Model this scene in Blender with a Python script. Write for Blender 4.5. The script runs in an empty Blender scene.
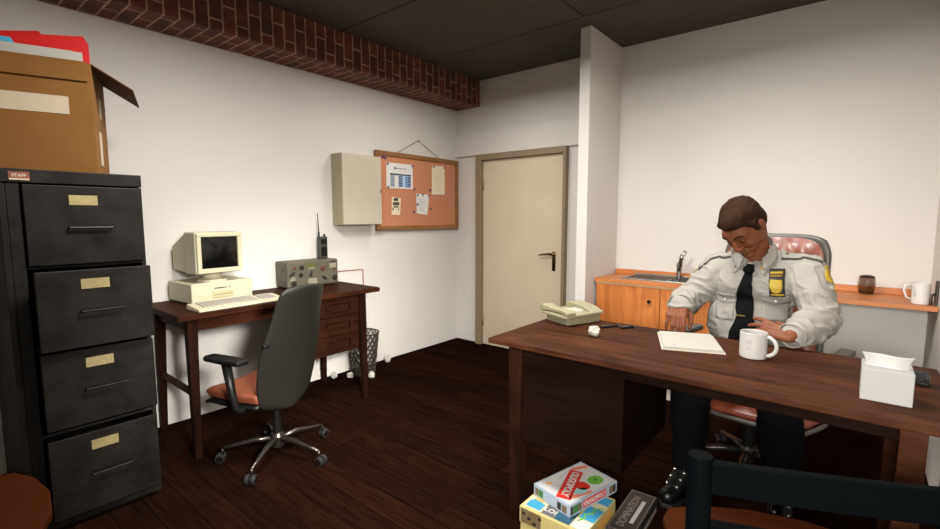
import bpy, bmesh, math, random
from mathutils import Vector, Matrix, Euler
from mathutils.bvhtree import BVHTree
R = math.radians
random.seed(7)
SC = bpy.context.scene
COL = SC.collection

# ------------------------------------------------------------------ materials
MATS = {}
def srgb(r, g, b):
    def f(c):
        c /= 255.0
        return c/12.92 if c <= .04045 else ((c+.055)/1.055)**2.4
    return (f(r), f(g), f(b), 1.0)

def material(name, rgb, rough=.5, metal=0.0, var=0.0, vscale=8.0, stretch=(1, 1, 1), bump=0.0, bscale=60.0, spec=.5, coat=0.0,
             alpha=1.0, trans=0.0, rvar=0.0, detail=6.0, bdist=.01):
    if name in MATS: return MATS[name]
    m = bpy.data.materials.new(name); m.use_nodes = True
    nt = m.node_tree; b = nt.nodes['Principled BSDF']
    c = srgb(*rgb)
    b.inputs['Base Color'].default_value = c
    b.inputs['Roughness'].default_value = rough
    b.inputs['Metallic'].default_value = metal
    b.inputs['Specular IOR Level'].default_value = spec
    b.inputs['Coat Weight'].default_value = coat
    b.inputs['Alpha'].default_value = alpha
    b.inputs['Transmission Weight'].default_value = trans
    tc = nt.nodes.new('ShaderNodeTexCoord')
    mp = nt.nodes.new('ShaderNodeMapping'); mp.inputs['Scale'].default_value = stretch
    nt.links.new(tc.outputs['Object'], mp.inputs['Vector'])
    if var > 0:
        n = nt.nodes.new('ShaderNodeTexNoise'); n.inputs['Scale'].default_value = vscale; n.inputs['Detail'].default_value = detail
        n.inputs['Roughness'].default_value = .62
        nt.links.new(mp.outputs['Vector'], n.inputs['Vector'])
        cr = nt.nodes.new('ShaderNodeValToRGB')
        lo = [max(0, x*(1-var)) for x in c[:3]]; hi = [min(1, x*(1+var)) for x in c[:3]]
        cr.color_ramp.elements[0].position = .3; cr.color_ramp.elements[1].position = .7
        cr.color_ramp.elements[0].color = (*lo, 1); cr.color_ramp.elements[1].color = (*hi, 1)
        nt.links.new(n.outputs['Fac'], cr.inputs['Fac'])
        nt.links.new(cr.outputs['Color'], b.inputs['Base Color'])
        if rvar > 0:
            mr = nt.nodes.new('ShaderNodeMapRange')
            mr.inputs['To Min'].default_value = max(0, rough-rvar); mr.inputs['To Max'].default_value = min(1, rough+rvar)
            nt.links.new(n.outputs['Fac'], mr.inputs['Value']); nt.links.new(mr.outputs['Result'], b.inputs['Roughness'])
    if bump > 0:
        n2 = nt.nodes.new('ShaderNodeTexNoise'); n2.inputs['Scale'].default_value = bscale; n2.inputs['Detail'].default_value = 4
        nt.links.new(mp.outputs['Vector'], n2.inputs['Vector'])
        bp = nt.nodes.new('ShaderNodeBump'); bp.inputs['Strength'].default_value = bump; bp.inputs['Distance'].default_value = bdist
        nt.links.new(n2.outputs['Fac'], bp.inputs['Height']); nt.links.new(bp.outputs['Normal'], b.inputs['Normal'])
    MATS[name] = m
    return m

def wood(name, dark, light, rough=.4, axis=1, scale=3.0, coat=0.0, spec=.5):
    """streaky wood, grain running along the given axis"""
    if name in MATS: return MATS[name]
    m = bpy.data.materials.new(name); m.use_nodes = True
    nt = m.node_tree; b = nt.nodes['Principled BSDF']
    st = [10.0, 10.0, 10.0]; st[axis] = 1.0
    tc = nt.nodes.new('ShaderNodeTexCoord')
    mp = nt.nodes.new('ShaderNodeMapping'); mp.inputs['Scale'].default_value = st
    nt.links.new(tc.outputs['Object'], mp.inputs['Vector'])
    n = nt.nodes.new('ShaderNodeTexNoise'); n.inputs['Scale'].default_value = scale; n.inputs['Detail'].default_value = 8
    n.inputs['Roughness'].default_value = .65; n.inputs['Distortion'].default_value = .4
    nt.links.new(mp.outputs['Vector'], n.inputs['Vector'])
    n3 = nt.nodes.new('ShaderNodeTexNoise'); n3.inputs['Scale'].default_value = 5; n3.inputs['Detail'].default_value = 9
    n3.inputs['Roughness'].default_value = .7
    nt.links.new(tc.outputs['Object'], n3.inputs['Vector'])
    ad = nt.nodes.new('ShaderNodeMath'); ad.operation = 'ADD'
    ml = nt.nodes.new('ShaderNodeMath'); ml.operation = 'MULTIPLY'; ml.inputs[1].default_value = .55
    nt.links.new(n3.outputs['Fac'], ml.inputs[0])
    nt.links.new(n.outputs['Fac'], ad.inputs[0]); nt.links.new(ml.outputs[0], ad.inputs[1])
    cr = nt.nodes.new('ShaderNodeValToRGB')
    cr.color_ramp.elements[0].position = .55; cr.color_ramp.elements[1].position = 1.0
    cr.color_ramp.elements[0].color = srgb(*dark); cr.color_ramp.elements[1].color = srgb(*light)
    nt.links.new(ad.outputs[0], cr.inputs['Fac']); nt.links.new(cr.outputs['Color'], b.inputs['Base Color'])
    mr = nt.nodes.new('ShaderNodeMapRange'); mr.inputs['From Min'].default_value = .4; mr.inputs['From Max'].default_value = 1.1
    mr.inputs['To Min'].default_value = rough-.08; mr.inputs['To Max'].default_value = rough+.14
    nt.links.new(ad.outputs[0], mr.inputs['Value']); nt.links.new(mr.outputs['Result'], b.inputs['Roughness'])
    bp = nt.nodes.new('ShaderNodeBump'); bp.inputs['Strength'].default_value = .12; bp.inputs['Distance'].default_value = .004
    nt.links.new(n.outputs['Fac'], bp.inputs['Height']); nt.links.new(bp.outputs['Normal'], b.inputs['Normal'])
    b.inputs['Coat Weight'].default_value = coat; b.inputs['Specular IOR Level'].default_value = spec
    MATS[name] = m
    return m

def swizzle(nt, order, scale=(1, 1, 1)):
    """object coordinates re-ordered, e.g. 'zxy'"""
    tc = nt.nodes.new('ShaderNodeTexCoord'); sp = nt.nodes.new('ShaderNodeSeparateXYZ'); cb = nt.nodes.new('ShaderNodeCombineXYZ')
    nt.links.new(tc.outputs['Object'], sp.inputs[0])
    for i, ch in enumerate(order):
        if ch in 'xyz': nt.links.new(sp.outputs['xyz'.index(ch)], cb.inputs[i])
    return sp, cb

def floor_material():
    m = bpy.data.materials.new('dark_floorboards'); m.use_nodes = True
    nt = m.node_tree; b = nt.nodes['Principled BSDF']
    sp, cb = swizzle(nt, 'yx0')
    br = nt.nodes.new('ShaderNodeTexBrick')
    br.inputs['Scale'].default_value = 1; br.inputs['Brick Width'].default_value = 1.35; br.inputs['Row Height'].default_value = .125
    br.inputs['Mortar Size'].default_value = .0022; br.inputs['Mortar Smooth'].default_value = .1; br.inputs['Bias'].default_value = 0
    br.offset = .37
    br.inputs['Color1'].default_value = srgb(32, 17, 11); br.inputs['Color2'].default_value = srgb(23, 12, 8)
    br.inputs['Mortar'].default_value = srgb(10, 6, 5)
    nt.links.new(cb.outputs[0], br.inputs['Vector'])
    tc = nt.nodes.new('ShaderNodeTexCoord'); mp = nt.nodes.new('ShaderNodeMapping'); mp.inputs['Scale'].default_value = (14, 1.1, 1)
    nt.links.new(tc.outputs['Object'], mp.inputs['Vector'])
    n = nt.nodes.new('ShaderNodeTexNoise'); n.inputs['Scale'].default_value = 3.2; n.inputs['Detail'].default_value = 9; n.inputs['Roughness'].default_value = .68
    nt.links.new(mp.outputs['Vector'], n.inputs['Vector'])
    mx = nt.nodes.new('ShaderNodeMix'); mx.data_type = 'RGBA'; mx.blend_type = 'MULTIPLY'; mx.inputs[0].default_value = 1
    cr = nt.nodes.new('ShaderNodeValToRGB'); cr.color_ramp.elements[0].position = .3; cr.color_ramp.elements[1].position = .72
    cr.color_ramp.elements[0].color = (.38, .36, .36, 1); cr.color_ramp.elements[1].color = (1.3, 1.25, 1.2, 1)
    nt.links.new(n.outputs['Fac'], cr.inputs['Fac'])
    nt.links.new(br.outputs['Color'], mx.inputs[6]); nt.links.new(cr.outputs['Color'], mx.inputs[7])
    nt.links.new(mx.outputs[2], b.inputs['Base Color'])
    mr = nt.nodes.new('ShaderNodeMapRange'); mr.inputs['To Min'].default_value = .42; mr.inputs['To Max'].default_value = .7
    nt.links.new(n.outputs['Fac'], mr.inputs['Value']); nt.links.new(mr.outputs['Result'], b.inputs['Roughness'])
    b.inputs['Specular IOR Level'].default_value = .0
    bp = nt.nodes.new('ShaderNodeBump'); bp.inputs['Strength'].default_value = .25; bp.inputs['Distance'].default_value = .003
    nt.links.new(br.outputs['Fac'], bp.inputs['Height']); bp.invert = True
    nt.links.new(bp.outputs['Normal'], b.inputs['Normal'])
    return m

def brick_material():
    m = bpy.data.materials.new('red_brick'); m.use_nodes = True
    nt = m.node_tree; b = nt.nodes['Principled BSDF']
    # bricks stand upright on the face (length along z) and run on across the underside (length along y)
    sp, cb = swizzle(nt, '0x0')
    ad = nt.nodes.new('ShaderNodeMath'); ad.operation = 'SUBTRACT'
    nt.links.new(sp.outputs[2], ad.inputs[0]); nt.links.new(sp.outputs[1], ad.inputs[1])
    nt.links.new(ad.outputs[0], cb.inputs[0])
    br = nt.nodes.new('ShaderNodeTexBrick')
    br.inputs['Scale'].default_value = 1; br.inputs['Brick Width'].default_value = .215; br.inputs['Row Height'].default_value = .0775
    br.inputs['Mortar Size'].default_value = .0052; br.inputs['Mortar Smooth'].default_value = .15; br.inputs['Bias'].default_value = -.1
    br.offset = .42; br.offset_frequency = 2
    br.inputs['Color1'].default_value = srgb(112, 57, 40); br.inputs['Color2'].default_value = srgb(78, 44, 33)
    br.inputs['Mortar'].default_value = srgb(172, 138, 114)
    nt.links.new(cb.outputs[0], br.inputs['Vector'])
    n = nt.nodes.new('ShaderNodeTexNoise'); n.inputs['Scale'].default_value = 14; n.inputs['Detail'].default_value = 8
    tc = nt.nodes.new('ShaderNodeTexCoord'); nt.links.new(tc.outputs['Object'], n.inputs['Vector'])
    mx = nt.nodes.new('ShaderNodeMix'); mx.data_type = 'RGBA'; mx.blend_type = 'MULTIPLY'; mx.inputs[0].default_value = 1
    cr = nt.nodes.new('ShaderNodeValToRGB'); cr.color_ramp.elements[0].position = .3; cr.color_ramp.elements[1].position = .75
    cr.color_ramp.elements[0].color = (.5, .5, .5, 1); cr.color_ramp.elements[1].color = (1.2, 1.2, 1.2, 1)
    nt.links.new(n.outputs['Fac'], cr.inputs['Fac'])
    nt.links.new(br.outputs['Color'], mx.inputs[6]); nt.links.new(cr.outputs['Color'], mx.inputs[7])
    nt.links.new(mx.outputs[2], b.inputs['Base Color'])
    b.inputs['Roughness'].default_value = .85
    bp = nt.nodes.new('ShaderNodeBump'); bp.inputs['Strength'].default_value = .6; bp.inputs['Distance'].default_value = .006; bp.invert = True
    nt.links.new(br.outputs['Fac'], bp.inputs['Height']); nt.links.new(bp.outputs['Normal'], b.inputs['Normal'])
    return m

def ceiling_material():
    m = bpy.data.materials.new('dark_ceiling_slabs'); m.use_nodes = True
    nt = m.node_tree; b = nt.nodes['Principled BSDF']
    sp, cb = swizzle(nt, 'yx0')
    mp = nt.nodes.new('ShaderNodeMapping'); mp.inputs['Location'].default_value = (0, .389, 0)   # joints at x = 2.145 and 3.03
    nt.links.new(cb.outputs[0], mp.inputs['Vector'])
    br = nt.nodes.new('ShaderNodeTexBrick')
    br.inputs['Scale'].default_value = 1; br.inputs['Brick Width'].default_value = 9.0; br.inputs['Row Height'].default_value = .885
    br.inputs['Mortar Size'].default_value = .012; br.inputs['Mortar Smooth'].default_value = .4
    br.inputs['Color1'].default_value = srgb(74, 66, 57); br.inputs['Color2'].default_value = srgb(68, 61, 53)
    br.inputs['Mortar'].default_value = srgb(26, 23, 20)
    mp.inputs['Location'].default_value = (3.0, -2.145+.885*4, 0)
    nt.links.new(mp.outputs['Vector'], br.inputs['Vector'])
    n = nt.nodes.new('ShaderNodeTexNoise'); n.inputs['Scale'].default_value = 3; n.inputs['Detail'].default_value = 10; n.inputs['Roughness'].default_value = .7
    tc = nt.nodes.new('ShaderNodeTexCoord'); nt.links.new(tc.outputs['Object'], n.inputs['Vector'])
    mx = nt.nodes.new('ShaderNodeMix'); mx.data_type = 'RGBA'; mx.blend_type = 'MULTIPLY'; mx.inputs[0].default_value = 1
    cr = nt.nodes.new('ShaderNodeValToRGB'); cr.color_ramp.elements[0].position = .3; cr.color_ramp.elements[1].position = .75
    cr.color_ramp.elements[0].color = (.72, .72, .72, 1); cr.color_ramp.elements[1].color = (1.12, 1.12, 1.12, 1)
    nt.links.new(n.outputs['Fac'], cr.inputs['Fac'])
    nt.links.new(br.outputs['Color'], mx.inputs[6]); nt.links.new(cr.outputs['Color'], mx.inputs[7])
    nt.links.new(mx.outputs[2], b.inputs['Base Color']); b.inputs['Roughness'].default_value = .8
    bp = nt.nodes.new('ShaderNodeBump'); bp.inputs['Strength'].default_value = .4; bp.inputs['Distance'].default_value = .01; bp.invert = True
    nt.links.new(br.outputs['Fac'], bp.inputs['Height']); nt.links.new(bp.outputs['Normal'], b.inputs['Normal'])
    return m

# ------------------------------------------------------------------ mesh builder
class MB:
    def __init__(s): s.bm = bmesh.new()
    def face(s, pts):
        vs = [s.bm.verts.new(p) for p in pts]
        try: return s.bm.faces.new(vs)
        except ValueError: return None
    def hexa(s, b4, t4):
        """a box from four bottom and four top corners (both in the same turn)"""
        v = [s.bm.verts.new(p) for p in list(b4)+list(t4)]
        for f in ((3, 2, 1, 0), (4, 5, 6, 7), (0, 1, 5, 4), (1, 2, 6, 5), (2, 3, 7, 6), (3, 0, 4, 7)):
            s.bm.faces.new([v[i] for i in f])
        return s
    def box(s, x0, x1, y0, y1, z0, z1):
        return s.hexa([(x0, y0, z0), (x1, y0, z0), (x1, y1, z0), (x0, y1, z0)], [(x0, y0, z1), (x1, y0, z1), (x1, y1, z1), (x0, y1, z1)])
    def obox(s, M, x0, x1, y0, y1, z0, z1):
        P = lambda x, y, z: M @ Vector((x, y, z))
        return s.hexa([P(x0, y0, z0), P(x1, y0, z0), P(x1, y1, z0), P(x0, y1, z0)], [P(x0, y0, z1), P(x1, y0, z1), P(x1, y1, z1), P(x0, y1, z1)])
    def prism(s, poly, z0, z1, M=None):
        M = M or Matrix()
        a = [s.bm.verts.new(M @ Vector((x, y, z0))) for x, y in poly]; b = [s.bm.verts.new(M @ Vector((x, y, z1))) for x, y in poly]
        n = len(poly)
        s.bm.faces.new(a[::-1]); s.bm.faces.new(b)
        for i in range(n): s.bm.faces.new([a[i], a[(i+1) % n], b[(i+1) % n], b[i]])
        return s
    def ring_skin(s, rings, cap=True):
        rs = [[s.bm.verts.new(p) for p in r] for r in rings]
        n = len(rs[0])
        for a, b in zip(rs, rs[1:]):
            for i in range(n): s.bm.faces.new([a[i], a[(i+1) % n], b[(i+1) % n], b[i]])
        if cap:
            s.bm.faces.new(rs[0][::-1]); s.bm.faces.new(rs[-1])
        return s
    def lathe(s, prof, c=(0, 0, 0), n=24, M=None, cap=True):
        M = M or Matrix(); c = Vector(c)
        rings = [[M @ (c+Vector((r*math.cos(2*math.pi*i/n), r*math.sin(2*math.pi*i/n), z))) for i in range(n)] for r, z in prof]
        return s.ring_skin(rings, cap)
    def cone(s, p0, p1, r0, r1=None, n=16):
        r1 = r0 if r1 is None else r1
        p0 = Vector(p0); p1 = Vector(p1); d = p1-p0
        q = d.to_track_quat('Z', 'Y').to_matrix()
        rings = [[p+q @ Vector((r*math.cos(2*math.pi*i/n), r*math.sin(2*math.pi*i/n), 0)) for i in range(n)] for p, r in ((p0, r0), (p1, r1))]
        return s.ring_skin(rings)
    def tube(s, pts, r, n=8, closed=False):
        pts = [Vector(p) for p in pts]; m = len(pts)
        rr = r if isinstance(r, (list, tuple)) else [r]*m
        rings = []; up = None
        for i, p in enumerate(pts):
            if closed: t = pts[(i+1) % m]-pts[i-1]
            else: t = pts[min(i+1, m-1)]-pts[max(i-1, 0)]
            t.normalize()
            if up is None:
                up = Vector((0, 0, 1)) if abs(t.z) < .9 else Vector((1, 0, 0))
            a = t.cross(up).normalized(); b = a.cross(t).normalized(); up = b
            rings.append([p+(a*math.cos(2*math.pi*k/n)+b*math.sin(2*math.pi*k/n))*rr[i] for k in range(n)])
        if closed:
            rings.append(rings[0])
            return s.ring_skin(rings, False)
        return s.ring_skin(rings)
    def ball(s, c, r, M=None, u=16, v=10):
        M = M or Matrix()
        rx, ry, rz = (r, r, r) if not isinstance(r, (tuple, list)) else r
        bmesh.ops.create_uvsphere(s.bm, u_segments=u, v_segments=v, radius=1, matrix=M @ Matrix.Translation(c) @ Matrix.Diagonal((rx, ry, rz, 1)))
        return s
    def capsule(s, p0, r0, p1, r1, n=14):
        s.ball(p0, r0, u=n, v=8); s.ball(p1, r1, u=n, v=8)
        if (Vector(p1)-Vector(p0)).length > 1e-5: s.cone(p0, p1, r0, r1, n)
        return s
    def grid(s, fn, nu, nv):
        vs = [[s.bm.verts.new(fn(i/(nu-1), j/(nv-1))) for j in range(nv)] for i in range(nu)]
        for i in range(nu-1):
            for j in range(nv-1): s.bm.faces.new([vs[i][j], vs[i+1][j], vs[i+1][j+1], vs[i][j+1]])
        return s
    def mesh(s, name):
        bmesh.ops.recalc_face_normals(s.bm, faces=s.bm.faces[:])
        me = bpy.data.meshes.new(name); s.bm.to_mesh(me); s.bm.free()
        return me
    def build(s, name, mat, parent=None, world=False, bevel=0.0, seg=2, smooth=False, solid=0.0, weld=0.0, sub=0):
        if weld: bmesh.ops.remove_doubles(s.bm, verts=s.bm.verts[:], dist=weld)
        me = s.mesh(name)
        return link(name, me, mat, parent, world, bevel, seg, smooth, solid, sub)

def local_matrix(o):
    m = Matrix.LocRotScale(o.location, o.rotation_euler, o.scale)
    return (local_matrix(o.parent) @ m) if o.parent else m

def link(name, me, mat, parent=None, world=False, bevel=0.0, seg=2, smooth=False, solid=0.0, sub=0):
    o = bpy.data.objects.new(name, me); COL.objects.link(o)
    if mat is not None: me.materials.append(mat)
    if parent is not None:
        o.parent = parent
        if world: me.transform(local_matrix(parent).inverted())
    if smooth:
        for p in me.polygons: p.use_smooth = True
    if solid:
        md = o.modifiers.new('Solidify', 'SOLIDIFY'); md.thickness = abs(solid); md.offset = 1 if solid > 0 else -1
    if bevel:
        md = o.modifiers.new('Bevel', 'BEVEL'); md.width = bevel; md.segments = seg; md.limit_method = 'ANGLE'; md.angle_limit = R(35)
        md.harden_normals = False
    if sub:
        md = o.modifiers.new('Subsurf', 'SUBSURF'); md.levels = sub; md.render_levels = sub
    return o

def thing(name, label, cat, loc=(0, 0, 0), rotz=0.0, group=None):
    o = bpy.data.objects.new(name, None); COL.objects.link(o)
    o.location = loc; o.rotation_euler = (0, 0, R(rotz)); o.empty_display_size = .05
    o['label'] = label; o['category'] = cat
    if group: o['group'] = group
    return o
def tag(o, label, cat, group=None):
    o['label'] = label; o['category'] = cat
    if group: o['group'] = group
    return o
def struct(o): o['kind'] = 'structure'; return o

def copy_tree(o, parent=None):
    c = o.copy(); COL.objects.link(c); c.parent = parent
    for ch in list(o.children): copy_tree(ch, c)
    return c

def text_mesh(txt, size, depth=.0004, bold=0.0, squeeze=1.0):
    cu = bpy.data.curves.new('lettering', 'FONT'); cu.body = txt; cu.size = size; cu.extrude = depth; cu.align_x = 'CENTER'; cu.align_y = 'CENTER'
    cu.offset = bold; cu.resolution_u = 3
    o = bpy.data.objects.new('lettering', cu); COL.objects.link(o)
    bpy.context.view_layer.update()
    me = bpy.data.meshes.new_from_object(o.evaluated_get(bpy.context.evaluated_depsgraph_get()))
    bpy.data.objects.remove(o); bpy.data.curves.remove(cu)
    if squeeze != 1.0: me.transform(Matrix.Diagonal((squeeze, 1, 1, 1)))
    return me

def voxel(mb, size, smooth=4, factor=.5):
    """fuse overlapping shapes into one continuous skin"""
    me = mb.mesh('fused'); o = bpy.data.objects.new('fused', me); COL.objects.link(o)
    md = o.modifiers.new('Remesh', 'REMESH'); md.mode = 'VOXEL'; md.voxel_size = size; md.adaptivity = 0
    if smooth:
        ms = o.modifiers.new('Smooth', 'SMOOTH'); ms.factor = factor; ms.iterations = smooth
    bpy.context.view_layer.update()
    out = bpy.data.meshes.new_from_object(o.evaluated_get(bpy.context.evaluated_depsgraph_get()))
    bpy.data.objects.remove(o); bpy.data.meshes.remove(me)
    return out

# common materials
WHITE_WALL = material('white_wall_paint', (204, 199, 192), rough=.62, var=.03, vscale=1.5, bump=.04, bscale=180, bdist=.002, spec=.3)
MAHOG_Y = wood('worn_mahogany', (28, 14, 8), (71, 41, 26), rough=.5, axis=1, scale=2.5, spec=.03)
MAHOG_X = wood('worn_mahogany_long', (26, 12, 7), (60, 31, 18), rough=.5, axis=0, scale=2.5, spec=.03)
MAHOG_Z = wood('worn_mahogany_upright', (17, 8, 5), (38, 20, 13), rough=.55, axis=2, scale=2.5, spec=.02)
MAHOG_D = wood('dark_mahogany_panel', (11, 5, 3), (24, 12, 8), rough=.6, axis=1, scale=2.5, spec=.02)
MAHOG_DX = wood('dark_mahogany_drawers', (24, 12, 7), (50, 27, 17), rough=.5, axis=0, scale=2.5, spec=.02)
MAHOG_EDGE = material('worn_wood_edge', (142, 100, 72), rough=.55, var=.3, vscale=25)
BLACK_STEEL = material('black_painted_steel', (26, 23, 20), rough=.5, var=.5, vscale=9, bump=.03, bscale=90, spec=.16, rvar=.12)
BRASS = material('pale_brass_plate', (150, 136, 94), rough=.5, metal=.25, var=.15, vscale=40)
CARD = material('brown_cardboard', (118, 80, 36), rough=.8, var=.1, vscale=6, spec=.2)
CARD_SHADE = material('shaded_cardboard', (84, 54, 26), rough=.85, var=.1, vscale=6, spec=.2)  # darker copy of the cardboard, the flaps' underside shade put into the colour
PAPER = material('white_paper', (168, 165, 156), rough=.75, var=.02, vscale=20, spec=.2)
LABELP = material('cream_label_paper', (180, 166, 142), rough=.7, spec=.2)
RED = material('red_card_folder', (196, 24, 24), rough=.5, var=.05, vscale=5)
BLUE_P = material('blue_paper', (70, 160, 190), rough=.6)
PURPLE_P = material('violet_paper', (120, 96, 170), rough=.6)
BEIGE_PL = material('aged_beige_plastic', (180, 174, 146), rough=.48, var=.05, vscale=7, spec=.4)
KEYS = material('grey_beige_keys', (146, 141, 130), rough=.55)
BLACK_PL = material('black_plastic', (16, 15, 14), rough=.42, spec=.25, var=.1, vscale=20)
DARK_RUB = material('dark_rubber', (9, 9, 9), rough=.7)
SCREEN = material('black_glass_screen', (7, 8, 7), rough=.12, spec=.6)
GREY_SHELL = material('dark_grey_shell', (30, 29, 25), rough=.42, spec=.25, var=.04, vscale=5)
ORANGE_LEATHER = material('tan_leather', (116, 62, 42), rough=.5, var=.12, vscale=14, bump=.12, bscale=160, bdist=.003)
CHROME = material('chrome', (196, 194, 190), rough=.18, metal=1.0)
STEEL = material('brushed_steel', (150, 148, 142), rough=.3, metal=.9, var=.1, vscale=30)
OLIVE = material('olive_grey_metal', (86, 82, 68), rough=.55, var=.16, vscale=30, metal=.2)
OLIVE_D = material('dark_olive_metal', (50, 48, 40), rough=.55, var=.2, vscale=30)
KNOBBLK = material('black_knob', (34, 31, 28), rough=.4)
KNOBRED = material('rust_brown_switch', (90, 52, 40), rough=.5)
COUNTER = wood('orange_pine', (170, 96, 44), (196, 122, 62), rough=.45, axis=1, scale=2)
COUNTER_DOOR = wood('orange_plywood', (158, 86, 32), (202, 122, 54), rough=.5, axis=2, scale=3)
MUG_W = material('white_glazed_ceramic', (160, 157, 152), rough=.3, var=.02, vscale=10)
BLACK_WOOD = material('black_lacquer', (3, 5, 6), rough=.6, spec=.02, var=.08, vscale=12)
SEAT_WOOD = material('orange_brown_seat', (50, 21, 6), rough=.65, spec=.03, var=.08, vscale=5)
EXEC_LEATHER = material('glossy_brown_leather', (108, 50, 33), rough=.34, var=.2, vscale=10, coat=.1)
EXEC_FRAME = material('grey_plastic_frame', (70, 67, 62), rough=.4)

# ------------------------------------------------------------------ the room
XW, YL, YR, ZC = 3.765, 3.27, -.35, 2.635
struct(MB().box(-1.7, 3.95, -.55, 3.45, -.1, 0).build('floor', floor_material()))
struct(MB().box(-1.7, 3.95, -.55, 3.45, ZC, ZC+.12).build('ceiling', ceiling_material()))
struct(MB().box(-1.7, 3.95, YL, YL+.15, 0, ZC).build('wall_left', WHITE_WALL))
struct(MB().box(XW, 3.95, YR, YL, 0, ZC).build('wall_back', WHITE_WALL))
struct(MB().box(-1.7, 3.95, YR-.15, YR, 0, ZC).build('wall_right', WHITE_WALL))
struct(MB().box(-1.7, -1.55, YR, YL, 0, ZC).build('wall_front', WHITE_WALL))
struct(MB().box(3.195, XW, 1.525, 1.605, 0, ZC).build('wall_partition', WHITE_WALL, bevel=.003))
struct(MB().box(-1.55, XW, 2.968, YL, 2.388, ZC).build('trim_1', brick_material()))
struct(MB().box(3.737, XW, 1.605, YL, 1.913, 2.135).build('trim_2', WHITE_WALL, bevel=.002))

DOORM = material('beige_gloss_door_paint', (194, 180, 156), rough=.33, var=.04, vscale=3, spec=.5)
FRAMEM = material('olive_beige_door_frame', (128, 112, 86), rough=.5, var=.08, vscale=10)
door = struct(MB().box(3.742, 3.764, 2.002, 2.903, .006, 1.853).build('door_1', DOORM, bevel=.002))
fr = MB()
fr.box(3.705, 3.7645, 2.905, 2.975, 0, 1.913); fr.box(3.705, 3.7645, 1.976, 2.004, 0, 1.913); fr.box(3.705, 3.7645, 2.004, 2.905, 1.855, 1.913)
fr.build('door_frame', FRAMEM, door, bevel=.004)
h = MB(); h.box(3.733, 3.743, 2.075, 2.108, .815, .99); h.cone((3.735, 2.092, .968), (3.685, 2.092, .968), .013)
h.tube([(3.688, 2.092, .968), (3.685, 2.12, .969), (3.685, 2.19, .962), (3.69, 2.225, .954)], [.013, .012, .009, .006], 10)
h.build('door_handle', material('dark_bronze_handle', (150, 126, 98), rough=.16, metal=1.0), door, bevel=.002, smooth=False)
for z in (.25, 1.62):
    MB().cone((3.737, 2.899, z-.05), (3.737, 2.899, z+.05), .009, n=10).build('hinge', FRAMEM, door, smooth=True)

# ------------------------------------------------------------------ filing cabinet
fc = thing('filing_cabinet', 'black steel four drawer filing cabinet with pale brass label plates, drawers pulled out unevenly', 'filing cabinet', (.4825, 2.8, 0))
b = MB(); b.box(.25, .272, 2.5, 3.12, 0, 1.43); b.box(.696, .714, 2.5, 3.12, 0, 1.43)
b.box(.272, .696, 3.1, 3.12, 0, 1.43); b.box(.25, .714, 2.494, 3.12, 1.432, 1.485)
b.box(.272, .312, 2.5, 2.52, 0, 1.43)
for z in (.0, .40, .757, 1.092): b.box(.272, .70, 2.502, 2.56, z, z+(.05 if z == 0 else .012))
b.build('body', BLACK_STEEL, fc, world=True, bevel=.003)
st = MB().box(.284, .344, 2.4925, 2.4945, 1.441, 1.474).build('red_sticker', material('red_paper_sticker', (112, 58, 48), rough=.7, var=.4, vscale=60), fc, world=True)
MB().box(.285, .343, 2.4915, 2.4935, 1.4415, 1.4475).build('pale_band', LABELP, st, world=False).data.transform(Matrix.Translation(-Vector(fc.location)))
me = text_mesh('STAFF', .016, .0004, .0004); me.transform(Matrix.Translation((.314-.4825, 2.4921-2.8, 1.459)) @ Matrix.Rotation(R(90), 4, 'X'))
link('sticker_lettering', me, LABELP, st)
for (yf, z0, z1) in ((2.488, 1.106, 1.426), (2.402, .772, 1.088), (2.43, .443, .757), (2.45, .055, .394)):
    d = MB()
    d.box(.318, .700, yf, yf+.018, z0, z1)
    d.box(.330, .345, yf+.018, yf+.62, z0+.02, z1-.06); d.box(.672, .687, yf+.018, yf+.62, z0+.02, z1-.06)
    d.box(.345, .672, yf+.018, yf+.62, z0+.02, z0+.03)
    dr = d.build('drawer', BLACK_STEEL, fc, world=True, bevel=.003)
    zt = z1-.055; zh = z0+(z1-z0)*.47
    MB().box(.455, .549, yf-.003, yf+.001, zt-.022, zt+.018).build('label_plate', BRASS, dr).data.transform(Matrix.Translation(-Vector(fc.location)))
    hh = MB(); hh.tube([(.448, yf+.002, zh), (.448, yf-.016, zh), (.592, yf-.016, zh), (.592, yf+.002, zh)], .0045, 8)
    hh.box(.450, .590, yf-.003, yf+.001, zh-.002, zh+.012)
    o = hh.build('handle', BLACK_PL, dr); o.data.transform(Matrix.Translation(-Vector(fc.location)))

# ------------------------------------------------------------------ storage box with files on top of the cabinet
BL, BD, BH = .46, .40, .465
bx = thing('cardboard_box', 'open brown cardboard box of files on top of the black filing cabinet', 'box', (.580, 2.572, 1.4855), -19)
b = MB(); t = .006
b.box(-BL, 0, 0, t, 0, BH); b.box(-BL, 0, BD-t, BD, 0, BH); b.box(-BL, -BL+t, t, BD-t, 0, BH); b.box(-t, 0, t, BD-t, 0, BH); b.box(-BL, 0, 0, BD, 0, t)
b.build('body', CARD, bx, bevel=.001)
MB().box(-BL+.006, -.012, -.010, -.003, BH-.078, BH+.003).build('front_flap', CARD, bx, bevel=.001)
fl = MB(); ang = R(-32); L = .168
M = Matrix.Translation((.001, 0, BH)) @ Matrix.Rotation(-ang, 4, 'Y')
fl.obox(M, 0, L, .004, BD-.004, -.004, .001); fl.build('side_flap', CARD_SHADE, bx, bevel=.001)
fl = MB(); M = Matrix.Translation((0, BD+.002, BH)) @ Matrix.Rotation(R(-68), 4, 'X')
fl.obox(M, -BL+.01, -.004, 0, .13, -.002, .003); fl.build('back_flap', CARD_SHADE, bx, bevel=.001)
MB().box(-.40, -.082, -.0012, .001, .246, .318).build('label', LABELP, bx)
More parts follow.
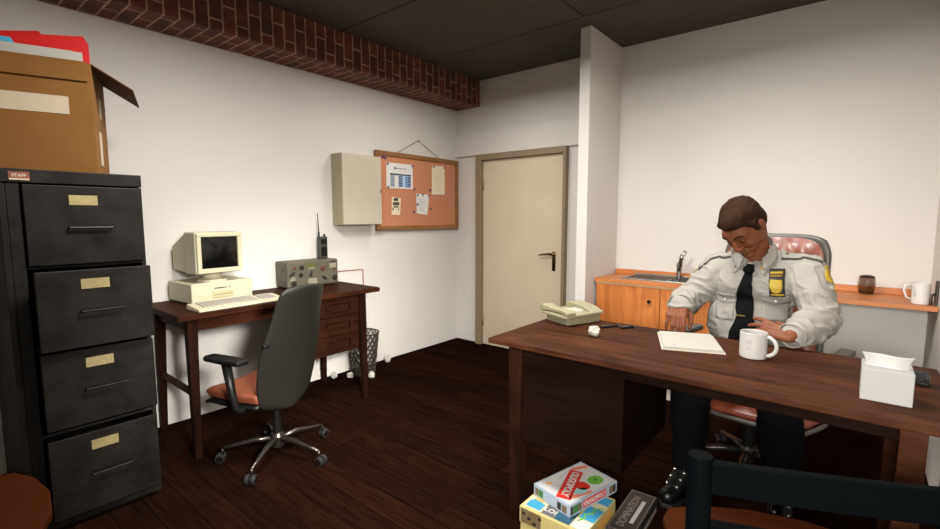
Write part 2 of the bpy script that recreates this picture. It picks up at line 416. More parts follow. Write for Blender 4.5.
MB().box(-.001, .0012, .12, .19, .05, .20).build('side_label', LABELP, bx); MB().box(-.001, .0012, .17, .25, .27, .36).build('side_label', LABELP, bx)
def sheet(name, mat, label, cat, y, x0, x1, z1, tilt=0, notch=0.0, group=None, thick=.003, dz=0.0):
    o = thing(name, label, cat, (bx.location.x, bx.location.y, bx.location.z), -19, group)
    m = MB(); M = Matrix.Translation((0, y, .012)) @ Matrix.Rotation(R(tilt), 4, 'X')
    if notch: poly = [(x0, 0), (x1, 0), (x1, z1-notch), (x1-.03, z1-notch), (x1-.04, z1+dz), (x0, z1+dz)]
    else: poly = [(x0, 0), (x1, 0), (x1-.004, z1-.03), (x1-.022, z1), (x0, z1+dz)]
    m.prism(poly, 0, thick, M @ Matrix.Rotation(R(90), 4, 'X'))
    m.build('sheet', mat, o)
    return o
sheet('paper_file', PAPER, 'white paper file standing in the cardboard box in front of the red folders', 'paper', .05, -.44, -.030, .528, 0, .022, dz=-.020)
sheet('blue_file', BLUE_P, 'blue paper file showing a sliver between white paper and red folder in the box', 'paper', .075, -.44, -.24, .535, 0, dz=-.004)
f1 = sheet('red_folder', RED, 'bright red folder standing highest in the cardboard box', 'folder', .105, -.44, -.012, .600, -3, dz=-.052)
f2 = sheet('red_folder', RED, 'red folder with a white paper edge leaning at the back of the box', 'folder', .165, -.44, -.17, .612, -3, dz=-.045)
MB().prism([(-.44, .548), (-.185, .575), (-.185, .592), (-.44, .563)], .0031, .0045, Matrix.Translation((0, .158, .012)) @ Matrix.Rotation(R(87), 4, 'X')).build('white_paper_edge', PAPER, f2)
sheet('violet_tab', PURPLE_P, 'small violet tab peeking out behind the red folder at the box corner', 'paper', .24, -.06, -.008, .50, 0)

# ------------------------------------------------------------------ desks
ZT = .785
DARK_LINE = MAHOG_EDGE
ld = thing('writing_desk', 'dark mahogany desk against the left wall carrying the old computer', 'desk', (1.57, 2.98, 0))
def taper(mb, cx, cy, w, d, z1, w0=None, d0=None, z0=0.0):
    w0 = w0 or w*.62; d0 = d0 or d*.62
    mb.hexa([(cx-w0/2, cy-d0/2, z0), (cx+w0/2, cy-d0/2, z0), (cx+w0/2, cy+d0/2, z0), (cx-w0/2, cy+d0/2, z0)],
            [(cx-w/2, cy-d/2, z1), (cx+w/2, cy-d/2, z1), (cx+w/2, cy+d/2, z1), (cx-w/2, cy+d/2, z1)])
    return mb
MB().box(.893, 2.238, 2.698, 3.266, .752, ZT).build('desk_top', MAHOG_X, ld, world=True, bevel=.006, seg=2)
ap = MB(); ap.box(.955, 2.10, 2.735, 2.755, .685, .752); ap.box(.955, 2.10, 3.215, 3.235, .685, .752); ap.box(.955, .975, 2.735, 3.235, .685, .752); ap.box(2.085, 2.105, 2.735, 3.235, .685, .752)
ap.build('apron', MAHOG_X, ld, world=True, bevel=.002)
for (cx, cy, fx, fy) in ((.968, 2.745, .942, 2.678), (.968, 3.222, .955, 3.226), (2.092, 2.742, 2.062, 2.672), (2.082, 3.222, 2.072, 3.205)):
    m = MB(); w_, f_ = .027, .017
    m.hexa([(fx-f_, fy-f_, 0), (fx+f_, fy-f_, 0), (fx+f_, fy+f_, 0), (fx-f_, fy+f_, 0)], [(cx-w_, cy-w_, .752), (cx+w_, cy-w_, .752), (cx+w_, cy+w_, .752), (cx-w_, cy+w_, .752)])
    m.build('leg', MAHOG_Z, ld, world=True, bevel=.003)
MB().hexa([(.950, 2.73, .325), (.966, 2.73, .325), (.970, 3.21, .325), (.954, 3.21, .325)], [(.950, 2.73, .365), (.966, 2.73, .365), (.970, 3.21, .365), (.954, 3.21, .365)]).build('stretcher', MAHOG_Y, ld, world=True, bevel=.002)
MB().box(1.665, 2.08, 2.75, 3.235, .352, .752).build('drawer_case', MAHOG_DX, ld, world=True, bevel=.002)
for i in range(3):
    z1 = .744-.1305*i; z0 = z1-.124
    m = MB(); y0 = 2.728
    zc = (z0+z1)/2; a0, a1, c0, c1 = 1.80, 1.985, zc-.030, zc+.030
    X0, X1 = 1.672, 2.072
    m.box(X0, a0, y0, y0+.022, z0, z1); m.box(a1, X1, y0, y0+.022, z0, z1); m.box(a0, a1, y0, y0+.022, z0, c0); m.box(a0, a1, y0, y0+.022, c1, z1)
    m.box(a0, a1, y0+.014, y0+.022, c0, c1)
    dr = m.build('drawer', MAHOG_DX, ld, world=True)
    k = MB()
    for (p, q, r_, s_) in ((a0-.010, a1+.010, c1, c1+.010), (a0-.010, a1+.010, c0-.010, c0), (a0-.010, a0, c0, c1), (a1, a1+.010, c0, c1)):
        k.box(p, q, y0-.006, y0+.004, r_, s_)
    k.box(a0+.012, a1-.012, y0+.006, y0+.015, c0+.018, c1-.012)
    o = k.build('recessed_pull', MAHOG_DX, dr); o.data.transform(Matrix.Translation(-Vector(ld.location)))

rd = thing('office_desk', 'large worn mahogany desk in the foreground where the man sits', 'desk', (1.9, .5, 0))
DX0, DX1, DY0, DY1 = 1.578, 2.210, -.243, 1.196
MB().box(DX0, DX1, DY0, DY1, .762, ZT).build('desk_top', MAHOG_Y, rd, world=True, bevel=.004)
ap = MB(); ap.box(1.608, 1.628, -.14, 1.09, .722, .762); ap.box(2.15, 2.17, -.14, 1.09, .722, .762); ap.box(1.608, 2.17, 1.07, 1.09, .722, .762); ap.box(1.608, 2.17, -.158, -.138, .722, .762)
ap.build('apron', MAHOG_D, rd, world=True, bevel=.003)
for (cx, cy) in ((1.630, 1.073), (2.160, 1.073), (1.630, -.146), (2.160, -.146)):
    taper(MB(), cx, cy, .060, .062 if cy > 0 else .055, .762, .046, .048).build('leg', MAHOG_Z if cy > 0 else MAHOG_Y, rd, world=True, bevel=.003)  # right-hand legs get lighter wood, standing in for stronger light there
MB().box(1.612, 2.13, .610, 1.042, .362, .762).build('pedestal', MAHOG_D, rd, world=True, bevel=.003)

# ------------------------------------------------------------------ computer
pc = thing('desktop_computer', 'beige desktop computer case lying flat under the monitor', 'computer', (1.235, 3.07, ZT))
b = MB(); b.box(1.048, 1.412, 2.93, 3.235, ZT+.012, ZT+.128); b.build('case', BEIGE_PL, pc, world=True, bevel=.006)
b = MB(); b.box(1.06, 1.40, 2.945, 3.235, ZT, ZT+.013); b.build('foot', BLACK_PL, pc, world=True)
bz = MB(); bz.box(1.165, 1.29, 2.926, 2.932, ZT+.034, ZT+.074); bz.build('drive_bay', material('beige_plastic_bay', (172, 162, 124), rough=.5), pc, world=True, bevel=.002)
MB().box(1.172, 1.283, 2.9245, 2.9275, ZT+.052, ZT+.0535).build('disk_slot', BLACK_PL, pc, world=True)
bd = MB()
for i, x in enumerate((1.178, 1.19, 1.2, 1.208, 1.218, 1.227, 1.24, 1.262)): bd.box(x, x+.007, 2.928, 2.931, ZT+.089, ZT+.096)
bd.build('badge_lettering', material('dark_badge_ink', (70, 66, 58), rough=.5), pc, world=True)

mo = thing('crt_monitor', 'boxy beige monitor with a black screen standing on the computer case', 'monitor', (1.205, 3.05, ZT+.128))
zb = ZT+.128
b = MB(); x0, x1, z0, z1 = 1.078, 1.352, .965, 1.212
yf = 2.925
b.hexa([(x0, yf, z0), (x1, yf, z0+.003), (x1, yf+.14, z0-.002), (x0, yf+.14, z0-.002)], [(x0, yf, z1), (x1, yf, z1-.004), (x1, yf+.14, z1), (x0, yf+.14, z1)])
b.build('case', BEIGE_PL, mo, world=True, bevel=.010, seg=3)
b = MB(); b.hexa([(x0+.004, yf+.13, z0+.004), (x1-.004, yf+.13, z0+.004), (x1-.06, yf+.315, z0+.035), (x0+.004, yf+.315, z0+.012)],
                 [(x0+.004, yf+.13, z1-.004), (x1-.004, yf+.13, z1-.004), (x1-.06, yf+.315, z1-.09), (x0+.004, yf+.315, z1-.09)])
b.build('tube_housing', BEIGE_PL, mo, world=True, bevel=.008)
sx0, sx1, sz0, sz1 = 1.108, 1.322, .998, 1.184
b = MB()
for (p, q, r_, s_) in ((x0+.006, x1-.006, sz1, z1-.008), (x0+.006, x1-.006, z0+.006, sz0), (x0+.006, sx0, sz0, sz1), (sx1, x1-.006, sz0, sz1)):
    b.box(p, q, yf-.014, yf+.004, r_, s_)
b.build('bezel', BEIGE_PL, mo, world=True, bevel=.004)
def scr(u, v):
    x = sx0+u*(sx1-sx0); z = sz0+v*(sz1-sz0); return (x, yf-.001-.006*(1-(2*u-1)**2)*(1-(2*v-1)**2), z)
MB().grid(scr, 12, 10).build('screen', SCREEN, mo, world=True, smooth=True)
b = MB(); b.lathe([(.085, zb), (.085, zb+.012), (.05, zb+.02), (.055, z0+.004)], (1.215, 3.03, 0), 24); b.build('swivel_foot', BEIGE_PL, mo, world=True, smooth=False)

for root in (pc, mo):
    px, py = 1.048, 2.93; a = R(3.6); dx, dy = root.location.x-px, root.location.y-py
    root.location.x = px+dx*math.cos(a)-dy*math.sin(a); root.location.y = py+dx*math.sin(a)+dy*math.cos(a); root.rotation_euler.z = a

kb = thing('keyboard', 'long beige keyboard lying in front of the computer', 'keyboard', (1.256, 2.800, ZT), 3)
b = MB(); b.hexa([(-.257, -.075, 0), (.257, -.075, 0), (.257, .085, 0), (-.257, .085, 0)], [(-.255, -.073, .014), (.255, -.073, .014), (.255, .083, .030), (-.255, .083, .030)])
b.build('case', BEIGE_PL, kb, bevel=.004)
kk = MB(); nk = MB()
for r_ in range(5):
    for c in range(19):
        x = -.215+c*.0228
        if c in (14,): continue
        if r_ == 0 and 3 < c < 9:
            continue
        y = -.035+r_*.0215; z = .0145+(y+.075)*.1
        (kk if c < 14 else nk).box(x, x+.018, y, y+.017, z, z+.007)
kk.box(-.215+4*.0228, -.215+8.8*.0228, -.035, -.018, .018, .0255)
kk.build('key_bed', KEYS, kb); nk.build('number_pad', KEYS, kb)

# ------------------------------------------------------------------ field radio and walkie talkie
ra = thing('field_radio', 'olive grey field radio with many dials at the right of the desk', 'radio', (1.945, 3.17, ZT), 0)
b = MB(); b.box(1.728, 2.152, 3.090, 3.255, ZT+.006, ZT+.196); b.build('case', OLIVE, ra, world=True, bevel=.012, seg=3)
yp = 3.090
MB().box(1.742, 2.140, yp-.004, yp+.002, ZT+.018, ZT+.186).build('front_panel', OLIVE, ra, world=True, bevel=.003)
def rp(u, v): return (1.742+.398*u, yp-.004, ZT+.018+.168*v)
def dial(name, u, v, r, mat, h=.014):
    p = rp(u, v); MB().lathe([(r, 0), (r, h*.5), (r*.7, h*.6), (r*.65, h)], (0, 0, 0), 16, Matrix.Translation(p) @ Matrix.Rotation(R(90), 4, 'X')).build(name, mat, ra, world=True)
for (u, v, r, mt) in ((.10, .82, .010, KNOBRED), (.24, .80, .017, KNOBBLK), (.22, .47, .017, KNOBBLK), (.08, .14, .020, KNOBBLK), (.68, .70, .021, KNOBRED), (.94, .22, .021, KNOBBLK), (.93, .62, .010, KNOBRED)):
    dial('dial', u, v, r, mt)
for (u, v, a) in ((.05, .55, 60), (.42, .5, 15), (.70, .27, -50)):
    p = rp(u, v); m = MB(); m.obox(Matrix.Translation(p) @ Matrix.Rotation(R(a), 4, 'Y'), -.006, .006, -.016, 0, -.022, .022); m.build('toggle_switch', KNOBBLK, ra, world=True, bevel=.002)
p = rp(.44, .86); MB().box(p[0]-.028, p[0]+.028, yp-.006, yp, p[2]-.012, p[2]+.014).build('green_meter_window', material('olive_green_dial_glass', (84, 92, 40), rough=.2), ra, world=True)
for (u, v, w, h_) in ((.44, .73, .026, .004), (.07, .38, .014, .006), (.06, .28, .022, .008), (.46, .13, .036, .026), (.90, .78, .030, .018), (.90, .94, .03, .003)):
    p = rp(u, v); MB().box(p[0]-w, p[0]+w, yp-.0055, yp, p[2]-h_, p[2]+h_).build('label_plate', material('pale_olive_plate', (128, 124, 106), rough=.5) if v != .94 else KNOBBLK, ra, world=True)
m = MB(); m.tube([(1.73, 3.12, ZT+.15), (1.708, 3.12, ZT+.15), (1.708, 3.12, ZT+.05), (1.73, 3.12, ZT+.05)], .005, 8); m.build('side_handle', OLIVE_D, ra, world=True)
wt = thing('walkie_talkie', 'dark handheld radio with a long antenna standing upright on the field radio', 'handheld radio', (2.078, 3.175, ZT+.1965))
m = MB(); m.box(2.040, 2.110, 3.158, 3.195, ZT+.1965, ZT+.365); m.build('body', OLIVE_D, wt, world=True, bevel=.005)
m = MB(); m.box(2.053, 2.098, 3.154, 3.160, ZT+.31, ZT+.345); m.box(2.053, 2.098, 3.154, 3.160, ZT+.215, ZT+.285); m.build('speaker_grille', BLACK_PL, wt, world=True)
m = MB(); m.cone((2.048, 3.178, ZT+.363), (2.048, 3.178, ZT+.40), .007); m.cone((2.048, 3.178, ZT+.40), (2.042, 3.178, ZT+.545), .0045, .0028); m.build('antenna', BLACK_PL, wt, world=True)
m = MB(); m.cone((2.096, 3.178, ZT+.364), (2.096, 3.178, ZT+.385), .008); m.build('knob', BLACK_PL, wt, world=True)
c = MB().tube([(2.157, 3.20, .862), (2.2, 3.262, .858), (2.52, 3.264, .852), (2.523, 3.264, .848), (2.523, 3.264, .55), (2.523, 3.264, .01)], .0035, 8).build('cable', material('red_brown_cable', (150, 62, 44), rough=.5))
tag(c, 'thin red cable running along the wall from the field radio and down behind the desk', 'cable')

# ------------------------------------------------------------------ wall cabinet and cork board
wc = thing('wall_cabinet', 'small pale beige metal cabinet hung on the left wall beside the cork board', 'wall cabinet', (2.43, 3.27, 1.237))
WCM = material('pale_beige_enamel', (180, 171, 152), rough=.3, var=.03, vscale=4)
MB().box(2.237, 2.628, 3.135, 3.268, 1.237, 1.800).build('body', material('olive_beige_enamel', (152, 142, 114), rough=.45), wc, world=True, bevel=.003)
MB().box(2.239, 2.626, 3.122, 3.134, 1.240, 1.797).build('cabinet_door', WCM, wc, world=True, bevel=.003)
MB().box(2.612, 2.618, 3.116, 3.123, 1.50, 1.53).build('keyhole_plate', STEEL, wc, world=True)
cb = thing('cork_board', 'framed orange cork pinboard hanging from a nail by a string', 'pinboard', (3.21, 3.27, 1.18))
CX0, CX1, CZ0, CZ1 = 2.668, 3.756, 1.180, 1.878
MB().box(CX0+.03, CX1-.03, 3.252, 3.266, CZ0+.03, CZ1-.03).build('cork_panel', material('orange_cork', (188, 123, 88), rough=.85, var=.1, vscale=70, bump=.2, bscale=200, bdist=.003), cb, world=True)
m = MB(); w = .040
m.box(CX0, CX1, 3.238, 3.267, CZ1-w, CZ1); m.box(CX0, CX1, 3.238, 3.267, CZ0, CZ0+w); m.box(CX0, CX0+w, 3.238, 3.267, CZ0+w, CZ1-w); m.box(CX1-w, CX1, 3.238, 3.267, CZ0+w, CZ1-w)
m.build('frame', wood('brown_board_frame', (110, 74, 40), (150, 104, 60), rough=.5, axis=0), cb, world=True, bevel=.003)
m = MB(); m.tube([(2.925, 3.262, CZ1-.002), (3.203, 3.262, 2.02), (3.493, 3.262, CZ1-.002)], .0022, 6); m.build('string', material('brown_twine', (120, 96, 70), rough=.9), cb, world=True)
m = MB(); m.cone((3.203, 3.269, 2.02), (3.203, 3.252, 2.022), .004); m.build('nail', STEEL, cb, world=True)
YP = 3.2515
def pinned(name, label, cat, pts, mat, group=None):
    cx = sum(p[0] for p in pts)/len(pts); cz = sum(p[1] for p in pts)/len(pts)
    o = thing(name, label, cat, (cx, YP, cz), 0, group)
    m = MB(); v0 = [m.bm.verts.new((p[0], YP, p[1])) for p in pts]; v1 = [m.bm.verts.new((p[0], YP-.0012, p[1])) for p in pts]
    n = len(pts); m.bm.faces.new(v0); m.bm.faces.new(v1[::-1])
    for i in range(n): m.bm.faces.new([v0[i], v0[(i+1) % n], v1[(i+1) % n], v1[i]])
    m.build('sheet', mat, o, world=True)
    return o
YQ = YP-.0012
SHEETW = material('bright_white_sheet', (214, 211, 205), rough=.7, spec=.2)
CREAM = material('cream_paper', (222, 208, 176), rough=.75, var=.04, vscale=12)
ch = pinned('chart_sheet', 'white chart sheet with blue column blocks pinned on the cork board', 'poster', [(2.793, 1.783), (3.113, 1.783), (3.111, 1.560), (2.791, 1.556)], SHEETW)
NAVY = material('navy_ink', (40, 56, 100), rough=.6); MIDB = material('mid_blue_ink', (100, 140, 184), rough=.6); PALB = material('pale_blue_ink', (170, 196, 214), rough=.6); GREYI = material('grey_ink', (120, 124, 128), rough=.6)
for i, (u0, u1, mt) in enumerate(((.14, .29, GREYI), (.29, .34, PAPER), (.36, .44, PAPER), (.45, .60, NAVY), (.61, .70, PALB), (.70, .79, MIDB), (.80, .92, NAVY))):
    if mt is PAPER: continue
    MB().box(2.793+.318*u0, 2.793+.318*u1, YQ-.0006, YQ, 1.572, 1.672).build('column_block', mt, ch, world=True)
MB().box(2.793+.318*.13, 2.793+.318*.93, YQ-.0007, YQ, 1.676, 1.69).build('header_row', NAVY, ch, world=True)
for u0, u1 in ((.15, .28), (.46, .59), (.81, .91)):
    m = MB()
    for k in range(6): m.box(2.793+.318*u0, 2.793+.318*u1, YQ-.0009, YQ-.0005, 1.578+k*.016, 1.583+k*.016)
    m.build('number_rows', PALB, ch, world=True)
m = MB()
for x, w_ in ((.30, .06), (.38, .10), (.50, .09), (.61, .14)): m.box(2.793+.318*x, 2.793+.318*(x+w_), YQ-.0006, YQ, 1.734, 1.742)
m.box(2.793+.318*.28, 2.793+.318*.34, YQ-.0006, YQ, 1.725, 1.75)
m.build('title_line', GREYI, ch, world=True)
li = pinned('list_sheet', 'tall cream list pinned at the upper right of the cork board', 'paper', [(3.372, 1.802), (3.556, 1.804), (3.554, 1.525), (3.369, 1.522)], CREAM)
m = MB()
for k in range(9): m.box(3.392, 3.392+random.uniform(.08, .14), YQ-.0005, YQ, 1.555+k*.024, 1.558+k*.024)
m.build('handwriting', material('faint_ink', (176, 164, 136), rough=.7), li, world=True)
ph = pinned('clipping', 'small torn clipping with a dark picture at the lower left of the cork board', 'paper', [(2.853, 1.482), (2.900, 1.476), (2.958, 1.470), (2.946, 1.318), (2.846, 1.322)], CREAM)
m = MB(); m.box(2.872, 2.925, YQ-.0006, YQ, 1.445, 1.472); m.box(2.862, 2.94, YQ-.0006, YQ, 1.405, 1.435); m.box(2.868, 2.93, YQ-.0006, YQ, 1.385, 1.398); m.box(2.855, 2.87, YQ-.0006, YQ, 1.36, 1.38); m.box(2.925, 2.935, YQ-.0006, YQ, 1.36, 1.38)
m.build('dark_picture', material('dark_print', (70, 62, 56), rough=.7), ph, world=True)
no = pinned('note_sheet', 'crooked white note pinned below the middle of the cork board', 'paper', [(3.155, 1.522), (3.333, 1.517), (3.300, 1.319), (3.160, 1.335)], SHEETW)
m = MB()
for k in range(6): m.box(3.185, 3.185+random.uniform(.06, .1), YQ-.0005, YQ, 1.365+k*.02, 1.368+k*.02)
m.build('handwriting', GREYI, no, world=True)
BLUEPIN = material('blue_pin_plastic', (64, 58, 120), rough=.35); BLKPIN = material('dark_pin_plastic', (50, 40, 44), rough=.35)
pin0 = None
PINS = [(2.803, 1.772, 'at the top left corner of the white chart'), (3.103, 1.772, 'at the top right corner of the white chart'), (3.125, 1.562, 'just off the bottom right corner of the white chart'),
        (2.803, 1.566, 'at the bottom left corner of the white chart'), (3.39, 1.79, 'at the top left corner of the cream list'), (3.542, 1.790, 'at the top right corner of the cream list'),
        (3.335, 1.562, 'alone in the cork left of the cream list bottom'), (3.165, 1.508, 'at the top left corner of the crooked note'), (3.235, 1.512, 'at the top middle of the crooked note'),
        (3.318, 1.508, 'at the top right corner of the crooked note'), (3.165, 1.42, 'on the left edge of the crooked note'), (3.345, 1.382, 'alone in the cork right of the crooked note'), (3.115, 1.352, 'alone in the cork left of the crooked note bottom'),
        (2.735, 1.817, 'leftmost of the three at the top left of the cork'), (2.757, 1.825, 'middle one of the three at the top left of the cork'), (2.779, 1.819, 'rightmost of the three at the top left of the cork')]
for i, (x, z, wh) in enumerate(PINS):
    if pin0 is None:
        pin0 = MB().lathe([(.003, 0), (.003, .006), (.0085, .008), (.0085, .014), (.004, .015)], (0, 0, 0), 12, Matrix.Rotation(R(90), 4, 'X')).build('push_pin', BLUEPIN); o = pin0
    else:
        o = pin0.copy(); COL.objects.link(o)
    o.location = (x, YP-.0012 if 'corner' in wh or 'edge' in wh else YP, z)
    tag(o, 'small blue pushpin '+wh, 'pushpin', 'pushpins in the cork board')

# ------------------------------------------------------------------ office swivel chair
oc = thing('office_chair', 'swivel chair with dark grey back shell and tan seat, pulled up to the computer desk', 'chair', (1.235, 2.375, 0), 15)
def star_base(root, r, mat, n=5, a0=0.0, hub_z=.085, tip_z=.075, caster=True, leg_r=(.016, .010), wheel=CHROME):
    m = MB(); m.lathe([(.034, hub_z-.03), (.036, hub_z+.03), (.028, hub_z+.05)], (0, 0, 0), 16); m.build('hub', mat, root, smooth=False, bevel=.003)
    for i in range(n):
        a = R(a0+360*i/n); c, s_ = math.cos(a), math.sin(a)
        m = MB(); pts = [(c*d, s_*d, z) for d, z in ((.02, hub_z+.015), (r*.4, hub_z+.018), (r*.8, tip_z+.008), (r, tip_z))]
        m.tube(pts, [leg_r[0], leg_r[0]*.95, leg_r[1], leg_r[1]*.8], 8)
        m.cone((c*r, s_*r, tip_z), (c*r, s_*r, .045), .007)
        lg = m.build('base_leg', mat, root, smooth=True)
        w = MB(); t = Vector((-s_, c, 0))
        ax = Vector((c*r, s_*r, .0))+Vector((c*.012, s_*.012, .0255))
        w.cone(ax-t*.024, ax-t*.006, .0255, n=18); w.cone(ax+t*.006, ax+t*.024, .0255, n=18); w.cone(ax-t*.006, ax+t*.006, .012, n=12)
        cs = w.build('caster', DARK_RUB, lg, bevel=.004)
        w = MB(); w.cone(ax-t*.0265, ax-t*.0235, .017, n=14); w.cone(ax+t*.0235, ax+t*.0265, .017, n=14); w.cone(ax-t*.0262, ax+t*.0262, .004, n=8)
        fk = w.build('wheel_cap', wheel, lg)
star_base(oc, .275, material('dark_polished_alloy', (84, 78, 72), rough=.3, metal=.9), a0=129)
m = MB(); m.cone((0, 0, .13), (0, 0, .22), .024); m.cone((0, 0, .22), (0, 0, .31), .016); m.build('gas_lift', BLACK_PL, oc, smooth=False)
m = MB(); m.box(-.08, .08, -.07, .14, .295, .325); m.build('tilt_mechanism', BLACK_PL, oc, bevel=.012)
def seat_fn(zoff, edge, top):
    def f(u, v):
        a = 2*u-1; b_ = 2*v-1
        w = .188*(1-.10*max(0, -b_)**2-.06*max(0, b_)**3)
        x = a*w-.0; y = .140+b_*.185
        fall = max(0, abs(a)-.75)/.25; fr_ = max(0, b_-.7)/.3
        z = zoff+top*(-.018*fr_**2+.014*abs(a)**2-.012*fall**2)
        return (x, y, z)
    return f
MB().grid(seat_fn(.335, 0, 1), 17, 17).build('seat_pan', BLACK_PL, oc, smooth=True, solid=-.018)
MB().grid(seat_fn(.392, 0, 1), 17, 17).build('seat', ORANGE_LEATHER, oc, smooth=True, solid=-.050, bevel=.010)
def prof(z, pts):
    for (z0, a), (z1, b_) in zip(pts, pts[1:]):
        if z <= z1:
            t = (z-z0)/(z1-z0); t = t*t*(3-2*t); return a+(b_-a)*t
    return pts[-1][1]
WP = [(.285, .090), (.292, .124), (.306, .152), (.34, .180), (.42, .201), (.50, .205), (.58, .194), (.66, .176), (.74, .167), (.85, .160), (.92, .154), (.938, .149), (.948, .140)]
def prof(z, pts):
    for (z0, a), (z1, b_) in zip(pts, pts[1:]):
        if z <= z1:
            t = (z-z0)/(z1-z0); t = t*t*(3-2*t); return a+(b_-a)*t
    return pts[-1][1]
WP = [(.285, .085), (.292, .118), (.306, .147), (.34, .176), (.42, .196), (.52, .204), (.60, .202), (.68, .192), (.80, .168), (.90, .153), (.930, .146), (.942, .138), (.948, .120)]
def prof(z, pts):
    i = 0
    while i < len(pts)-2 and z > pts[i+1][0]: i += 1
    (z0, a), (z1, b_) = pts[i], pts[i+1]
    def slope(k):
        p, n = pts[max(k-1, 0)], pts[min(k+1, len(pts)-1)]
        return (n[1]-p[1])/(n[0]-p[0])
    h_ = z1-z0; t = min(1, max(0, (z-z0)/h_)); m0, m1 = slope(i)*h_, slope(i+1)*h_
    return (2*t**3-3*t*t+1)*a+(t**3-2*t*t+t)*m0+(-2*t**3+3*t*t)*b_+(t**3-t*t)*m1
def dprof(z): return -.085-.165*((z-.285)/.663)**1.4 if z > .285 else -.085
def back_fn(off):
    def f(u, v):
        z = .285+.663*v; a = 2*u-1; w = prof(z, WP)
        y = dprof(z)+.045*a*a+off
        return (a*w+.028, y, z+.012*(1-a*a)*(v-.5))
    return f
MB().grid(back_fn(0), 21, 33).build('back_shell', GREY_SHELL, oc, smooth=True, solid=.022, bevel=.008)
def cush(u, v):
    z = .40+.50*v; a = 2*u-1; w = prof(z, WP)-.016
    return (a*w+.028, dprof(z)+.045*a*a+.014+.022*(1-a**4)*(1-(2*v-1)**4), z)
MB().grid(cush, 17, 21).build('back_cushion', ORANGE_LEATHER, oc, smooth=True)
for s in (-1, 1):
    m = MB(); m.tube([(s*.08, .04, .318), (s*.20, .04, .318), (s*.228+.01, .04, .345), (s*.242+.020, .06, .43), (s*.243+.022, .09, .575)], [.016, .018, .018, .02, .024], 10)
    arm = m.build('arm_post', BLACK_PL, oc, smooth=True)
    m = MB()
    m.prism([(s*.243+.022+x, y+.075) for x, y in ((-.036, -.11), (.036, -.11), (.042, .0), (.038, .135), (.02, .15), (-.02, .15), (-.038, .135), (-.042, 0))], .572, .598)
    m.build('arm_pad', BLACK_PL, oc, bevel=.010, seg=3)
m = MB(); m.box(-.03, .03, -.075, -.04, .30, .34); m.build('back_bracket', BLACK_PL, oc, bevel=.01)
m = MB(); m.cone((-.140, -.120, .665), (-.178, -.120, .665), .012, n=12); m.build('lumbar_knob', BLACK_PL, oc, bevel=.003)

# ------------------------------------------------------------------ executive chair under the man
ec = thing('executive_chair', 'brown tufted leather executive chair with grey frame that the man sits on', 'chair', (2.688, .362, 0), -10)
star_base(ec, .28, material('dark_grey_alloy', (70, 66, 62), rough=.35, metal=.8), a0=190, leg_r=(.020, .014))
m = MB(); m.cone((0, 0, .12), (0, 0, .25), .028); m.cone((0, 0, .25), (0, 0, .345), .019); m.build('gas_lift', BLACK_PL, ec)
m = MB(); m.box(-.12, .12, -.10, .10, .335, .355); m.build('tilt_mechanism', BLACK_PL, ec, bevel=.01)
def eseat(u, v):
    a = 2*u-1; b_ = 2*v-1           # a across (y), b front(-1) to rear
    sq = max(abs(a), abs(b_)); r = math.hypot(a, b_) or 1e-6
    k = (sq/r)*.45+.55                # superellipse
    A, B = a*k*1.04, b_*k*1.04
    e = max(0, 1-(max(abs(a), abs(b_)))**6)
    tuft = .010*abs(math.sin((a+b_)*math.pi*2.5))*abs(math.sin((a-b_)*math.pi*2.5))
    return (-.02+B*.25, A*.305, .392+.034*e+tuft*e)
MB().grid(eseat, 41, 41).build('seat', EXEC_LEATHER, ec, smooth=True, solid=-.04)
m = MB()
for i in range(-2, 3):
    for j in range(-2, 3):
        for (a, b_) in ((i*.4, j*.4), (i*.4+.2, j*.4+.2)):
            if abs(a) < .85 and abs(b_) < .9:
                sq = max(abs(a), abs(b_)); r = math.hypot(a, b_) or 1e-6; k = (sq/r)*.45+.55 if sq else 1
                m.ball((-.02+b_*k*1.04*.25, a*k*1.04*.305, .427), (.008, .008, .004), u=8, v=6)
m.build('seat_button', EXEC_LEATHER, ec, smooth=True)['kind'] = 'stuff'
ring = []
for i in range(48):
    t = 2*math.pi*i/48; a, b_ = math.cos(t), math.sin(t); sq = max(abs(a), abs(b_)); a, b_ = a/sq, b_/sq
    r = math.hypot(a, b_); k = (1/r)*.45+.55
    ring.append((-.02+b_*k*1.04*.252, a*k*1.04*.307, .366))
MB().tube(ring, .011, 8, closed=True).build('seat_piping', EXEC_FRAME, ec, smooth=True)
def eback(off, inset):
    def f(u, v):
        a = 2*u-1; z = .46+inset+(.755-2*inset)*v
        rz = 1.0
        w = (.238-inset)*(1-.12*max(0, (v-.86)/.14)**2.2-.08*max(0, (.15-v)/.15)**2)
        dz = -.03*abs(a)**5*max(0, (v-.7)/.3)
        return (.185+.05*v-.03*a*a+off, a*w, z+dz)
    return f
MB().grid(eback(0, 0), 21, 29).build('back_frame', EXEC_FRAME, ec, smooth=True, solid=.03, bevel=.008)
def ecush(u, v):
    a = 2*u-1; b_ = 2*v-1
    p = eback(-.012, .018)(u, v)
    e = (1-a**6)*(1-b_**6)
    tf = .010*abs(math.sin((a*1.0+b_)*math.pi*2.5))*abs(math.sin((a-b_)*math.pi*2.5))
    return (p[0]-e*(.028+tf), p[1], p[2])
MB().grid(ecush, 41, 51).build('back_cushion', EXEC_LEATHER, ec, smooth=True)
for s in (-1, 1):
    m = MB(); m.tube([(.12, s*.28, .36), (.12, s*.335, .40), (.10, s*.345, .58), (.06, s*.345, .66)], .018, 8); m.build('arm_post', EXEC_FRAME, ec, smooth=True)
    m = MB(); m.box(-.10, .16, s*.345-.032, s*.345+.032, .655, .687); m.build('arm_pad', EXEC_FRAME, ec, bevel=.012, seg=3)
m = MB(); m.tube([(.05, 0, .345), (.22, 0, .36), (.245, 0, .50)], .022, 8); m.build('back_support', EXEC_FRAME, ec, smooth=True)

